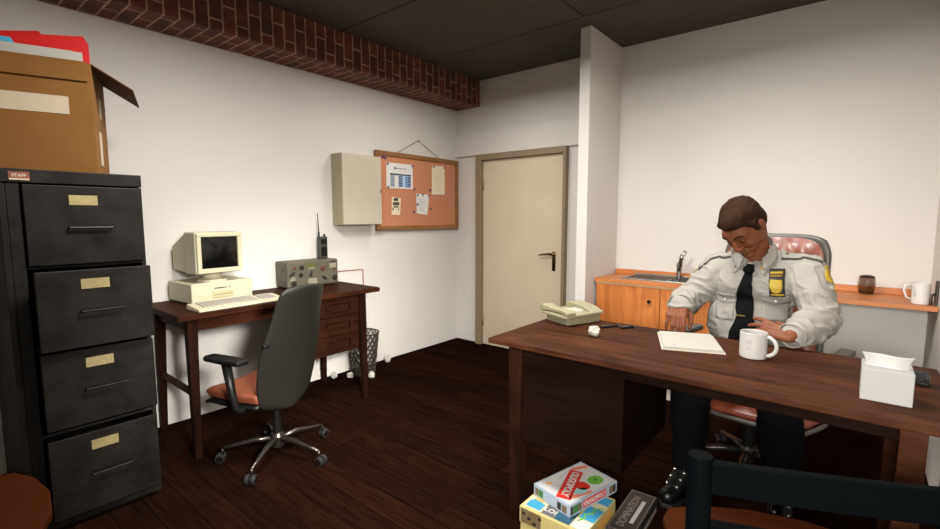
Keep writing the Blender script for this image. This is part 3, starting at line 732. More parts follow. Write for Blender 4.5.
# ------------------------------------------------------------------ two black chairs with brown seats in the foreground
def black_chair(label, loc, rz):
    t = thing('side_chair', label, 'chair', loc, rz, 'black framed chairs with brown seats in the foreground')
    for s in (-1, 1):
        m = MB(); m.cone((-.012, s*.222, 0), (-.0, s*.222, .797), .0245, n=20); m.build('back_post', BLACK_WOOD, t, bevel=.002, smooth=False)
        m = MB(); m.cone((.345, s*.19, 0), (.335, s*.19, .424), .021, n=16); m.build('leg', BLACK_WOOD, t)
    def curve(s, bow=.0): return [(-bow*(1-(y/.21)**2), y) for y in [s*.21*(k/6) for k in range(-6, 7)]]
    for nm, z0, z1 in (('top_rail', .716, .787), ('lower_rail', .578, .652)):
        m = MB(); pts = [(-.008*(1-(y/.222)**2), y) for y in [.222*(k/8) for k in range(-8, 9)]]
        m.prism([(x-.010, y) for x, y in pts]+[(x+.010, y) for x, y in pts[::-1]], z0, z1); m.build(nm, BLACK_WOOD, t, bevel=.003)
    poly = [(-.005, -.215), (.31, -.245), (.36, -.225), (.395, -.14), (.412, 0), (.395, .14), (.36, .225), (.31, .245), (-.005, .215)]
    m = MB(); m.prism(poly, .424, .450); m.build('seat', SEAT_WOOD, t, bevel=.004)
    m = MB(); m.box(.02, .33, -.185, -.165, .385, .424); m.box(.02, .33, .165, .185, .385, .424); m.box(.32, .34, -.185, .185, .385, .424); m.build('seat_frame', BLACK_WOOD, t)
    m = MB()
    for s in (-1, 1): m.cone((.0, s*.205, .2), (.345, s*.19, .2), .011, n=10)
    m.build('stretcher', BLACK_WOOD, t)
    return t
black_chair('black chair in front of the office desk, its posts and flat rails facing the viewer', (1.142, .024, 0), 24.3)
black_chair('black framed chair beside the filing cabinet, only its rounded brown seat showing', (-.17, 1.90, 0), 0)

# ------------------------------------------------------------------ counter with sink
cu = thing('sink_cabinet', 'orange plywood sink cabinet against the back wall behind the man', 'cabinet', (3.56, 1.0, 0))
b = MB(); b.box(3.375, 3.76, .50, .52, .10, .815); b.box(3.375, 3.76, 1.492, 1.512, .10, .815); b.box(3.375, 3.76, .52, 1.492, .10, .12); b.box(3.745, 3.76, .52, 1.492, .12, .815); b.box(3.375, 3.39, 1.025, 1.045, .12, .815); b.build('body', COUNTER_DOOR, cu, world=True)
b = MB(); b.box(3.40, 3.76, .50, 1.512, .0, .10); b.build('plinth', material('white_plinth', (214, 206, 194), rough=.5), cu, world=True)
for (y0, y1) in ((1.037, 1.508), (.56, 1.033)):
    d = MB().box(3.357, 3.375, y0, y1, .115, .80).build('cabinet_door', COUNTER_DOOR, cu, world=True, bevel=.002)
    ky = 1.104 if y0 > 1 else .966
    MB().lathe([(.006, 0), (.006, .012), (.013, .018), (.013, .024)], (0, 0, 0), 14, Matrix.Translation((3.357, ky, .703)) @ Matrix.Rotation(R(-90), 4, 'Y')).build('knob', BLACK_PL, d, world=True)
MB().box(3.358, 3.376, .50, 1.512, .802, .816).build('pale_edge_strip', material('pale_wood_strip', (232, 196, 148), rough=.4), cu, world=True)
wk = thing('countertop', 'long orange pine countertop running along the back wall to the right corner', 'countertop', (3.56, .6, .817))
m = MB()
HY0, HY1, HX0, HX1 = .70, 1.345, 3.445, 3.72
m.box(3.34, HX0, -.347, 1.518, .817, .840); m.box(HX1, 3.762, -.347, 1.518, .817, .840); m.box(HX0, HX1, -.347, HY0, .817, .840); m.box(HX0, HX1, HY1, 1.518, .817, .840)
m.build('worktop', COUNTER, wk, world=True)
MB().box(3.742, 3.763, -.347, 1.518, .840, .878).build('backsplash', COUNTER, wk, world=True, bevel=.002)
sk = thing('sink', 'stainless steel sink and ribbed drainer set in the countertop', 'sink', (3.58, 1.02, .8157))
m = MB(); m.box(HX0-.012, HX1+.012, HY0-.012, HY0+.012, .8405, .8455); m.box(HX0-.012, HX1+.012, HY1-.012, HY1+.012, .8405, .8455)
m.box(HX0-.012, HX0+.012, HY0, HY1, .8405, .8455); m.box(HX1-.016, HX1+.012, HY0, HY1, .8405, .858); m.build('rim', STEEL, sk, world=True, bevel=.002)
m = MB(); m.box(HX0+.002, HX1-.002, 1.05, HY1-.002, .827, .832)
for k in range(15): m.box(HX0+.02, HX1-.02, 1.07+k*.0175, 1.077+k*.0175, .832, .838)
m.build('drainer', STEEL, sk, world=True)
m = MB(); m.box(HX0+.002, HX1-.002, HY0+.002, 1.05, .70, .704); m.box(HX0+.002, HX0+.006, HY0+.002, 1.05, .70, .84); m.box(HX1-.006, HX1-.002, HY0+.002, 1.05, .70, .84)
m.box(HX0+.002, HX1-.002, HY0+.002, HY0+.006, .70, .84); m.box(HX0+.002, HX1-.002, 1.046, 1.05, .70, .832); m.build('basin', STEEL, sk, world=True)
ft = thing('faucet', 'chrome mixer tap with a raised lever behind the sink', 'faucet', (3.675, .985, .84))
m = MB(); m.cone((3.66, 1.0, .8405), (3.66, 1.0, .93), .018); m.cone((3.66, 1.0, .93), (3.66, 1.0, .96), .021); m.build('body', CHROME, ft, world=True, bevel=.003)
m = MB(); m.tube([(3.66, 1.0, .90), (3.63, .985, .955), (3.60, .97, 1.01), (3.57, .962, 1.02), (3.555, .958, 1.0)], [.016, .016, .015, .014, .014], 10); m.build('spout', CHROME, ft, world=True, smooth=True)
m = MB(); m.tube([(3.66, 1.0, .955), (3.655, .985, 1.0), (3.655, .96, 1.05)], [.013, .012, .013], 8); m.build('lever', CHROME, ft, world=True, smooth=True)

gl = thing('tumbler', 'dark smoky glass tumbler standing on the countertop', 'glass', (3.650, -.066, .8406))
m = MB(); pr_ = [(.030, 0), (.034, .004), (.042, .055), (.040, .092), (.034, .112)]
m.lathe(pr_+[(r-.004, z+.0005) for r, z in pr_[::-1] if z > .003], (0, 0, 0), 28)
m.build('glass', material('smoky_glass', (196, 184, 174), rough=.04, trans=1.0), gl, smooth=True)
cm = thing('tall_mug', 'plain white mug with dark lettering at the right end of the countertop', 'mug', (3.425, -.284, .8406))
m = MB(); m.lathe([(.034, 0), (.036, .003), (.038, .112), (.035, .112), (.033, .006), (.0, .006)], (0, 0, 0), 28); m.build('cup', material('bright_white_ceramic', (206, 202, 197), rough=.3), cm, smooth=False)
m = MB(); m.tube([(.0, .036, .095), (-.003, .062, .098), (-.004, .068, .07), (-.002, .055, .03), (.0, .036, .022)], .0055, 8); m.build('handle', MATS['bright_white_ceramic'], cm, smooth=True)
for k, (a, zc) in enumerate(((128, .088), (133, .074), (137, .06), (141, .046))):
    me = text_mesh('STAR'[k], .016, .0003); M = Matrix.Rotation(R(a), 4, 'Z') @ Matrix.Translation((.0378, 0, zc)) @ Matrix.Rotation(R(90), 4, 'Z') @ Matrix.Rotation(R(90), 4, 'X')
    me.transform(M); link('dark_mark', me, GREYI, cm)
hk = thing('wall_hook', 'dark metal hook with a rounded end on the right wall past the counter end', 'hook', (3.415, YR, .80))
m = MB(); m.box(3.40, 3.43, YR+.0005, YR+.014, .80, .97); m.build('back_plate', material('dark_bronze', (60, 52, 44), rough=.4, metal=.5), hk, world=True, bevel=.004)
m = MB(); m.tube([(3.415, YR+.008, .90), (3.415, YR+.026, .89), (3.415, YR+.028, .85), (3.415, YR+.022, .825)], .008, 10); m.ball((3.415, YR+.022, .825), .010); m.build('hook', MATS['dark_bronze'], hk, world=True, smooth=True)

# ------------------------------------------------------------------ waste basket and crumpled paper
wb = thing('waste_basket', 'dark wire mesh waste basket on the floor behind the writing desk', 'waste basket', (2.392, 3.118, 0))
m = MB(); N, K = 18, 10
def ringpt(i, k): 
    t = k/K; r = .095+.036*t; a = 2*math.pi*(i+(.5 if k % 2 else 0))/N
    return (r*math.cos(a), r*math.sin(a), .008+.335*t)
for k in range(K):
    for i in range(N):
        a = ringpt(i, k); j = i if k % 2 == 0 else i+1
        m.cone(a, ringpt(j, k+1), .0042, n=5); m.cone(a, ringpt(j-1, k+1), .0042, n=5)
WIRE = material('dark_wire', (78, 74, 66), rough=.4, metal=.6)
m.build('mesh_body', WIRE, wb, smooth=True)
m = MB(); m.tube([(.132*math.cos(2*math.pi*i/36), .132*math.sin(2*math.pi*i/36), .347) for i in range(36)], .007, 8, closed=True); m.build('rim', WIRE, wb, smooth=True)
m = MB(); m.lathe([(.098, 0), (.098, .012)], (0, 0, 0), 30); m.build('base', WIRE, wb)
def crumple(label, loc, r, seed, group):
    rnd = random.Random(seed)
    bm = bmesh.new(); bmesh.ops.create_icosphere(bm, subdivisions=3, radius=1)
    dirs = [Vector((rnd.gauss(0, 1), rnd.gauss(0, 1), rnd.gauss(0, 1))).normalized() for _ in range(16)]
    offs = [rnd.uniform(.62, .9) for _ in dirs]
    for v in bm.verts:
        d = v.co.normalized(); k = 1.0
        for n_, o_ in zip(dirs, offs):
            c = d.dot(n_)
            if c > .05: k = min(k, o_/c)
        v.co = d*r*k*(1+rnd.uniform(-.07, .07))
    lo = min(v.co.z for v in bm.verts)
    for v in bm.verts: v.co.z -= lo
    me = bpy.data.meshes.new('paper_ball'); bm.to_mesh(me); bm.free(); me.materials.append(PAPER)
    o = bpy.data.objects.new('paper_ball', me); COL.objects.link(o); o.location = loc
    tag(o, label, 'crumpled paper', group)
G = 'crumpled paper balls on the floor'
crumple('crumpled paper ball on the floor by itself to the right of the waste basket', (2.72, 3.19, 0), .036, 1, G)
crumple('crumpled paper ball on the floor at the front right foot of the waste basket', (2.350, 2.965, 0), .033, 2, G)
crumple('crumpled paper ball on the floor at the front left foot of the waste basket', (2.245, 3.10, 0), .028, 3, G)
crumple('crumpled paper ball on the floor furthest left behind the desk leg', (2.16, 3.195, 0), .030, 4, G)
crumple('crumpled paper ball lying on the office desk in front of the phone', (1.872, .853, ZT), .027, 5, None) if False else None

# ------------------------------------------------------------------ on the office desk
def desk_ball():
    crumple('crumpled paper ball lying on the office desk in front of the phone', (1.878, .852, ZT), .028, 5, 'crumpled paper ball on the desk')
desk_ball()
tp = thing('desk_phone', 'cream desk telephone at the far left corner of the office desk', 'telephone', (2.095, 1.067, ZT+.0006), 68)
PH = material('cream_phone_plastic', (128, 123, 96), rough=.45, var=.04, vscale=8)
# x runs along the handset, +y is the side the handset lies on
m = MB(); m.hexa([(-.078, -.112, 0), (.078, -.112, 0), (.078, .092, 0), (-.078, .092, 0)], [(-.082, -.114, .044), (.082, -.114, .044), (.082, .096, .036), (-.082, .096, .036)]); m.build('body', PH, tp, bevel=.005)
m = MB(); m.hexa([(-.098, -.122, .044), (.098, -.122, .044), (.098, .118, .036), (-.098, .118, .036)], [(-.096, -.120, .060), (.096, -.120, .060), (.096, .116, .052), (-.096, .116, .052)]); m.build('top_shell', PH, tp, bevel=.006)
m = MB()
hp = [(-.104, .090, .060), (-.085, .090, .064), (-.05, .090, .066), (0, .090, .065), (.045, .090, .068), (.075, .090, .070), (.104, .090, .067)]
def sec(p, w, h): return [(p[0], p[1]-w, p[2]-h), (p[0], p[1]+w, p[2]-h), (p[0], p[1]+w, p[2]+h), (p[0], p[1]-w, p[2]+h)]
m.ring_skin([sec(p, w, h) for p, w, h in zip(hp, (.026, .029, .022, .021, .024, .031, .029), (.009, .011, .009, .009, .012, .015, .014))])
m.build('handset', PH, tp, bevel=.005)
m = MB()
arch = [(.098, .056), (.096, .080), (.06, .085), (.01, .083), (-.035, .078), (-.07, .068), (-.092, .056)]
m.prism(arch, .040, .116, Matrix.Rotation(R(90), 4, 'X')); m.build('rear_housing', PH, tp, bevel=.005)
m = MB()
for i in range(3):
    for j in range(3):
        x = -.05+j*.024; y = -.030+i*.026
        m.box(x, x+.015, y, y+.016, .054, .064)
m.build('keypad', material('white_phone_keys', (190, 187, 172), rough=.4), tp, bevel=.001)['kind'] = 'stuff'

def pen(label, p, q, col):
    p = Vector((*p, ZT+.0052)); q = Vector((*q, ZT+.0052)); d = (q-p).normalized()
    o = thing('pen', label, 'pen', tuple((p+q)/2), 0, 'pens on the office desk')
    m = MB(); m.cone(p, q-d*.012, .005, n=12); m.build('barrel', col, o, world=True)
    m = MB(); m.cone(q-d*.012, q, .005, .0012, n=12); m.build('tip', STEEL, o, world=True)
    m = MB(); s = Vector((-d.y, d.x, 0)); m.tube([p+d*.004+Vector((0, 0, .006)), p+d*.045+Vector((0, 0, .0062))], .0014, 6); m.build('clip', STEEL, o, world=True)
pen('dark pen nearer the telephone, the left one of two on the office desk', (2.040, .890), (2.135, .835), BLACK_PL)
pen('dark pen nearer the notebook, the right one of two on the office desk', (2.085, .812), (2.160, .772), BLACK_PL)

nb = thing('notebook', 'open blank notebook pad with white pages lying in front of the man', 'notebook', (2.03, .510, ZT))
quad = [(1.868, .556), (1.945, .355), (2.205, .455), (2.128, .657)]
m = MB(); m.prism([(1.862, .560), (1.942, .350), (2.210, .453), (2.130, .662)], ZT, ZT+.0025); m.build('cover', material('grey_board', (168, 160, 140), rough=.7), nb, world=True)
m = MB()
for k in range(4):
    e = .002*k
    m.prism([(quad[0][0]+e, quad[0][1]-e*.5), (quad[1][0]+e, quad[1][1]+e), (quad[2][0]-e, quad[2][1]+e), (quad[3][0]-e, quad[3][1]-e)], ZT+.0025+k*.0022, ZT+.0025+(k+1)*.0022-.0003)
m.build('pages', material('cream_page', (152, 149, 140), rough=.8, spec=.1), nb, world=True)
m = MB(); m.tube([(1.885, .515, ZT+.0118), (1.93, .537, ZT+.0118)], .0012, 6); m.build('pencil_mark', GREYI, nb, world=True)

mg = thing('coffee_mug', 'white glazed coffee mug with a round handle standing on the office desk', 'mug', (1.972, .268, ZT))
m = MB(); m.lathe([(.036, 0), (.043, .003), (.0445, .012), (.0445, .094), (.043, .096), (.0405, .094), (.0405, .012), (.0, .010)], (0, 0, 0), 36); m.build('cup', MUG_W, mg, smooth=False)
m = MB(); hp = []
for k in range(11):
    a = R(78-156*k/10); hp.append((-.018-.006*math.cos(a), -.038-.037*math.cos(a), .052+.036*math.sin(a)))
m.tube(hp, .0068, 10); m.build('handle', MUG_W, mg, smooth=True)
m = MB(); m.lathe([(.0404, .07), (.0404, .074)], (0, 0, 0), 30); m.build('coffee', material('black_coffee', (40, 24, 14), rough=.1), mg)
m = MB()
for (a0, a1, z0, z1) in ((158, 186, .058, .072), (160, 180, .035, .045)):
    for k in range(6):
        a = R(a0+(a1-a0)*k/6); b2 = R(a0+(a1-a0)*(k+.8)/6)
        m.hexa([(r*math.cos(t), r*math.sin(t), z0) for r, t in ((.0444, a), (.0449, a), (.0449, b2), (.0444, b2))], [(r*math.cos(t), r*math.sin(t), z1-.004*(k % 2)) for r, t in ((.0444, a), (.0449, a), (.0449, b2), (.0444, b2))])
m.build('faint_print', material('faint_grey_print', (150, 147, 143), rough=.4), mg)

TIS = material('white_card_box', (142, 140, 137), rough=.6)
tb = thing('tissue_box', 'white tissue box with a tissue sticking up on the right of the desk', 'tissue box', (1.775, -.095, ZT), 0)
m = MB(); x0, x1, y0, y1 = 1.706, 1.815, -.147, -.036; zt = ZT+.092
m.box(x0, x1, y0, y1, ZT, zt); m.build('box', TIS, tb, world=True, bevel=.002)
m = MB(); m.lathe([(.036, zt-.0005), (.036, zt+.0008)], (0, 0, 0), 24, Matrix.Translation((1.762, -.0915, 0)) @ Matrix.Diagonal((.5, 1.35, 1, 1))); m.build('slot', material('pale_grey_slot', (190, 188, 184), rough=.6), tb, world=True)
m = MB()
def tis(u, v):
    a = 2*u-1; w = .047+.010*v**2.2; zz = zt-.002+.036*v-.003*(1-a*a)*v
    return (1.762+.008*math.sin(a*3+.5)*(.3+v), -.0915+a*w, zz)
m.grid(tis, 25, 9); m.build('tissue', material('white_tissue', (160, 159, 156), rough=.9, spec=.1), tb, world=True, smooth=True, solid=.0015)
sp_ = thing('stapler', 'small black stapler lying behind the tissue box near the desk edge', 'stapler', (1.985, -.150, ZT), 75)
m = MB(); m.box(-.055, .055, -.016, .016, 0, .010); m.build('base', BLACK_PL, sp_, bevel=.003)
m = MB(); m.hexa([(-.055, -.013, .016), (.055, -.013, .014), (.055, .013, .014), (-.055, .013, .016)], [(-.05, -.010, .042), (.05, -.010, .030), (.05, .010, .030), (-.05, .010, .042)]); m.box(-.055, -.035, -.012, .012, .008, .02); m.build('arm', BLACK_PL, sp_, bevel=.004)
m = MB(); m.box(-.04, .054, -.0125, .0125, .0135, .0175); m.build('magazine', CHROME, sp_)

# ------------------------------------------------------------------ board games on the floor
def game_text(root, txt, size, mat, M, name='lettering', bold=.0, squeeze=1.0):
    me = text_mesh(txt, size, .0003, bold, squeeze); me.transform(M); return link(name, me, mat, root)
YEL = material('pale_yellow_card', (190, 176, 112), rough=.5); CYAN = material('cyan_print', (52, 146, 182), rough=.45); SLATE = material('slate_print', (96, 92, 92), rough=.5)
TEAL = material('dark_teal_print', (40, 84, 104), rough=.5); ORNG = material('orange_print', (226, 168, 82), rough=.5); CRM = material('cream_print', (196, 188, 158), rough=.5)
GRN = material('green_print', (98, 170, 50), rough=.45); GRND = material('dark_green_print', (60, 110, 50), rough=.5); BRN = material('brown_print', (110, 92, 64), rough=.6); REDP = material('red_print', (206, 44, 34), rough=.45)
PBLU = material('pale_blue_card', (160, 170, 182), rough=.42); WHT = material('white_print', (200, 199, 196), rough=.5); CORAL = material('coral_print', (224, 124, 96), rough=.5); AQUA = material('aqua_print', (150, 206, 208), rough=.5)
BLKP = material('black_print', (30, 28, 26), rough=.5)
gy = thing('board_game_box', 'yellow board game box with blue picture squares under the white game box', 'board game', (1.695, .861, 0))
h_ = .112
W2, D2 = .142, .143
m = MB(); m.box(-W2, W2, -D2, D2, 0, h_-.045); m.build('tray', YEL, gy, bevel=.002)
m = MB(); m.box(-W2-.003, W2+.003, -D2-.003, D2+.003, h_-.07, h_); lid = m.build('lid', YEL, gy, bevel=.002)
def pat(root, name, mat, pts, z, dz=.0004): return MB().prism(pts, z, z+dz).build(name, mat, root)
def rect(x0, x1, y0, y1): return [(x0, y0), (x1, y0), (x1, y1), (x0, y1)]
pat(lid, 'cream_square', CRM, rect(-.132, -.025, .055, .138), h_)
pat(lid, 'cyan_picture', CYAN, [(-.125, .062), (-.078, .062), (-.062, .115), (-.085, .13), (-.125, .128)], h_+.0004)
pat(lid, 'orange_picture', ORNG, [(-.07, .075), (-.045, .085), (-.052, .118), (-.07, .11)], h_+.0008)
pat(lid, 'slate_square', SLATE, rect(-.132, .02, .0, .053), h_)
game_text(lid, 'LOI', .036, WHT, Matrix.Translation((-.098, .027, h_+.0006)) @ Matrix.Rotation(R(-90), 4, 'Z') @ Matrix.Rotation(R(0), 4, 'Z'), bold=.0006)
pat(lid, 'teal_square', TEAL, rect(-.132, -.02, -.072, -.002), h_)
pat(lid, 'cyan_square', CYAN, rect(-.06, .035, -.142, -.080), h_)
pat(lid, 'cyan_square', CYAN, rect(.075, .132, -.142, -.075), h_)
pat(lid, 'cream_square', CRM, rect(.038, .073, -.142, -.075), h_)
pat(lid, 'pink_square', material('pale_pink_print', (230, 206, 200), rough=.5), rect(-.13, -.065, -.142, -.076), h_)
m = MB(); m.tube([(-.085, -.085, h_+.001), (-.05, -.10, h_+.001), (-.03, -.09, h_+.001), (-.005, -.115, h_+.001), (.03, -.105, h_+.001), (.05, -.135, h_+.001)], .006, 6); o = m.build('green_squiggle', GRN, lid); o.data.transform(Matrix.Translation((0, 0, h_*.9)) @ Matrix.Diagonal((1, 1, .1, 1)))
for k, (y, z, mt) in enumerate(((.125, .086, BLKP), (.100, .072, BLKP), (.09, .092, BRN), (.075, .058, BLKP), (.05, .09, BLKP))):
    m = MB(); m.box(-W2-.0036, -W2-.002, y-.007, y+.007, z-.006, z+.006); m.build('dark_picture', mt, lid)
m = MB(); m.box(-W2-.0034, -W2-.002, .045, .14, h_-.066, h_-.006); m.build('brown_picture', BRN, lid)
m = MB(); m.box(-.10, .10, -D2-.0036, -D2-.002, h_-.060, h_-.02); m.build('tan_band', ORNG, lid)

gw = thing('board_game_box', 'white board game box with a red title band, lying on the yellow box', 'board game', (1.772, .866, h_+.0015), -14)
w2, d2, hw = .152, .1, .052
m = MB(); m.box(-w2+.002, w2-.002, -d2+.002, d2-.002, 0, .03); m.build('tray', PBLU, gw)
m = MB(); m.box(-w2, w2, -d2, d2, .004, hw); lid = m.build('lid', PBLU, gw, bevel=.002)
pat(lid, 'white_field', WHT, rect(-.144, .144, -.092, .092), hw)
bm_ = Matrix.Translation((-.030, .004, hw+.0004)) @ Matrix.Rotation(R(27), 4, 'Z')
b0 = MB(); b0.obox(bm_, -.118, .112, -.030, .030, 0, .0005); b0.build('red_band', REDP, lid)
game_text(lid, 'OLIGOPOLY', .044, WHT, bm_ @ Matrix.Translation((0, 0, .0009)) @ Matrix.Rotation(R(180), 4, 'Z'), bold=.0016, squeeze=.82)
pat(lid, 'red_disc', REDP, [(.0+.032*math.cos(t/16*6.283), -.038+.03*math.sin(t/16*6.283)) for t in range(16)], hw+.0006)
pat(lid, 'green_ring', WHT, [(.078+.052*math.cos(t/24*6.283), -.042+.040*math.sin(t/24*6.283)) for t in range(24)], hw+.0008)
pat(lid, 'green_disc', GRN, [(.078+.04*math.cos(t/24*6.283), -.042+.030*math.sin(t/24*6.283)) for t in range(24)], hw+.0012)
pat(lid, 'green_dot', GRND, [(.080+.010*math.cos(t/12*6.283), -.040+.008*math.sin(t/12*6.283)) for t in range(12)], hw+.0016)
pat(lid, 'aqua_shape', AQUA, [(-.062, -.072), (-.02, -.080), (-.0, -.055), (-.03, -.040), (-.07, -.05)], hw+.0006)
pat(lid, 'coral_strip', CORAL, [(-.12, -.072), (-.02, -.092), (.01, -.084), (-.1, -.054)], hw+.0005)
pat(lid, 'coral_strip', CORAL, [(.06, .07), (.135, .045), (.142, .06), (.07, .088)], hw+.0005)
pat(lid, 'yellow_spot', ORNG, [(-.115, .055), (-.085, .05), (-.085, .065), (-.11, .072)], hw+.0005)
for x, w_ in ((-.05, .03), (-.02, .045)): pat(lid, 'grey_line', GREYI, rect(x, x+w_, .07-.01*(x < -.03), .072-.01*(x < -.03)), hw+.0005)
m = MB(); m.box(-.07, .075, -d2-.0012, -d2+.001, .012, hw-.008); m.build('red_side_band', REDP, lid)
game_text(lid, 'OLIGOPOLY', .026, WHT, Matrix.Translation((.003, -d2-.0016, hw*.53)) @ Matrix.Rotation(R(90), 4, 'X'), bold=.0008, squeeze=.95)
for (x0, x1, mt) in ((-.13, -.10, GRND), (-.098, -.08, BRN), (-.145, -.132, BLKP), (.10, .125, BRN), (.127, .14, BLKP)):
    m = MB(); m.box(x0, x1, -d2-.0008, -d2+.001, .010, hw-.01); m.build('side_picture', mt, lid)
for (y0, y1, mt) in ((-.085, -.06, BRN), (-.055, -.035, BLKP), (.045, .07, GRND), (.072, .09, BRN)):
    m = MB(); m.box(-w2-.0008, -w2+.001, y0, y1, .010, hw-.012); m.build('end_picture', mt, lid)

gb = thing('card_game_box', 'slim black game box with silver title and white bar on the floor', 'board game', (1.876, .654, 0), 2.5)
m = MB(); m.box(-.160, .160, -.054, .054, 0, .045); m.build('tray', material('grey_card_tray', (150, 142, 128), rough=.6), gb)
CHAR = material('charcoal_card', (44, 43, 43), rough=.42)
m = MB(); m.box(-.162, .162, -.056, .056, .026, .068); lid = m.build('lid', CHAR, gb, bevel=.003)
m = MB()
for (a, b2, c, d) in ((-.156, .156, -.0505, -.0485), (-.156, .156, .0485, .0505), (-.156, -.154, -.05, .05), (.154, .156, -.05, .05)): m.box(a, b2, c, d, .068, .0685)
m.build('silver_border', material('silver_print', (150, 146, 140), rough=.35, metal=.4), lid)
game_text(lid, 'DOMINATION', .046, MATS['silver_print'], Matrix.Translation((-.004, .012, .0684)) @ Matrix.Rotation(R(0), 4, 'Z'), squeeze=.82)
pat(lid, 'white_bar', WHT, rect(-.085, .095, -.028, -.012), .068)

# ------------------------------------------------------------------ the man at the desk
from mathutils import noise as mnoise
man = thing('person', 'man in white uniform shirt and black tie sitting at the desk, head bowed', 'person', (2.50, .36, 0))
SKIN = material('brown_skin', (102, 58, 37), rough=.55, var=.1, vscale=9, spec=.2)
HAIRM = material('dark_brown_hair', (40, 25, 16), rough=.8, spec=.06, var=.35, vscale=26, stretch=(1, 1, 4), bump=.4, bscale=60, bdist=.004)
SHIRT = material('white_uniform_cotton', (134, 130, 123), rough=.85, var=.06, vscale=9, bump=.12, bscale=120, bdist=.002, spec=.2)
TROUS = material('black_trouser_cloth', (9, 9, 11), rough=.9, spec=.04)
BOOT = material('black_boot_leather', (8, 8, 8), rough=.35, spec=.3)
TIE = material('black_tie_cloth', (8, 8, 9), rough=.8, spec=.1)
YELL = material('yellow_patch', (150, 124, 22), rough=.6, var=.1, vscale=40)
YELL2 = material('dark_yellow_patch', (112, 82, 16), rough=.6)
BLACKC = material('black_badge_cloth', (20, 17, 14), rough=.6)
GOLD = material('gold_pin', (120, 98, 50), rough=.4, metal=.7)

def frame(origin, x, z):
    x = Vector(x).normalized(); z = Vector(z); y = z.cross(x).normalized(); z = x.cross(y).normalized()
    return Matrix(((x.x, y.x, z.x, origin[0]), (x.y, y.y, z.y, origin[1]), (x.z, y.z, z.z, origin[2]), (0, 0, 0, 1)))

# head frame: +x the way the face looks, +z the crown
pitch, yawh = R(50), R(19)
hx = Vector((-math.cos(pitch)*math.cos(yawh), math.cos(pitch)*math.sin(yawh), -math.sin(pitch)))
hz_ = Vector((-math.sin(pitch)*math.cos(yawh), math.sin(pitch)*math.sin(yawh), math.cos(pitch)))+Vector((0, .20, 0))
HM = frame((2.445, .398, 1.254), hx, hz_) @ Matrix.Scale(1.0, 4)
def H(x, y, z): return HM @ Vector((x, y, z))
def hball(m, c, r): m.ball(c, r, M=HM, u=20, v=14)
body = MB()
hball(body, (-.015, 0, .035), (.100, .078, .094)); hball(body, (.022, 0, -.015), (.072, .066, .085)); hball(body, (.042, 0, -.066), (.046, .043, .044))
hball(body, (.078, 0, -.100), (.020, .020, .018)); hball(body, (.062, 0, .030), (.034, .058, .040))
for s in (-1, 1):
    body.capsule(H(.088, s*.012, .026), .013, H(.074, s*.048, .024), .011)          # brow
    hball(body, (.058, s*.036, -.030), (.030, .023, .026))                           # cheek
    hball(body, (.004, s*.052, -.055), (.03, .014, .035))                            # jaw corner
    hball(body, (-.012, s*.080, -.004), (.017, .009, .030))                          # ear
    body.capsule(H(-.018, s*.085, .014), .007, H(-.02, s*.085, -.01), .005)
body.capsule(H(.090, 0, .016), .010, H(.112, 0, -.026), .012); hball(body, (.104, .012, -.032), (.012, .009, .008)); hball(body, (.104, -.012, -.032), (.012, .009, .008))
body.capsule(H(.088, -.018, -.060), .008, H(.088, .018, -.060), .008); body.capsule(H(.086, -.014, -.073), .009, H(.086, .014, -.073), .009)
body.capsule(H(-.035, 0, -.045), .056, (2.560, .352, 1.075), .060, 18)
body.capsule(H(-.015, 0, -.05), .040, (2.545, .357, 1.09), .050, 18)
# trunk, arms and legs under the clothes
body.ball((2.57, .35, .98), (.10, .17, .13)); body.ball((2.575, .365, .78), (.105, .15, .2)); body.ball((2.60, .36, .575), (.11, .155, .10))
ARM_R = [(2.565, .505, 1.040), (2.520, .640, .880), (2.325, .622, .885)]
ARM_L = [(2.555, .160, 1.045), (2.440, .090, .870), (2.185, .172, .838)]
for A in (ARM_R, ARM_L):
    body.capsule(A[0], .058, A[1], .042); body.capsule(A[1], .044, A[2], .027)
LEG_R = [(2.60, .455, .535), (2.240, .540, .540), (2.265, .545, .10)]
LEG_L = [(2.60, .265, .535), (2.240, .200, .540), (2.330, .180, .10)]
for A in (LEG_R, LEG_L):
    body.capsule(A[0], .072, A[1], .052); body.capsule(A[1], .054, A[2], .036); body.capsule(A[2], .036, (A[2][0]-.08, A[2][1]+.01, .05), .03)
body.capsule((2.565, .48, 1.045), .055, (2.565, .19, 1.05), .055)

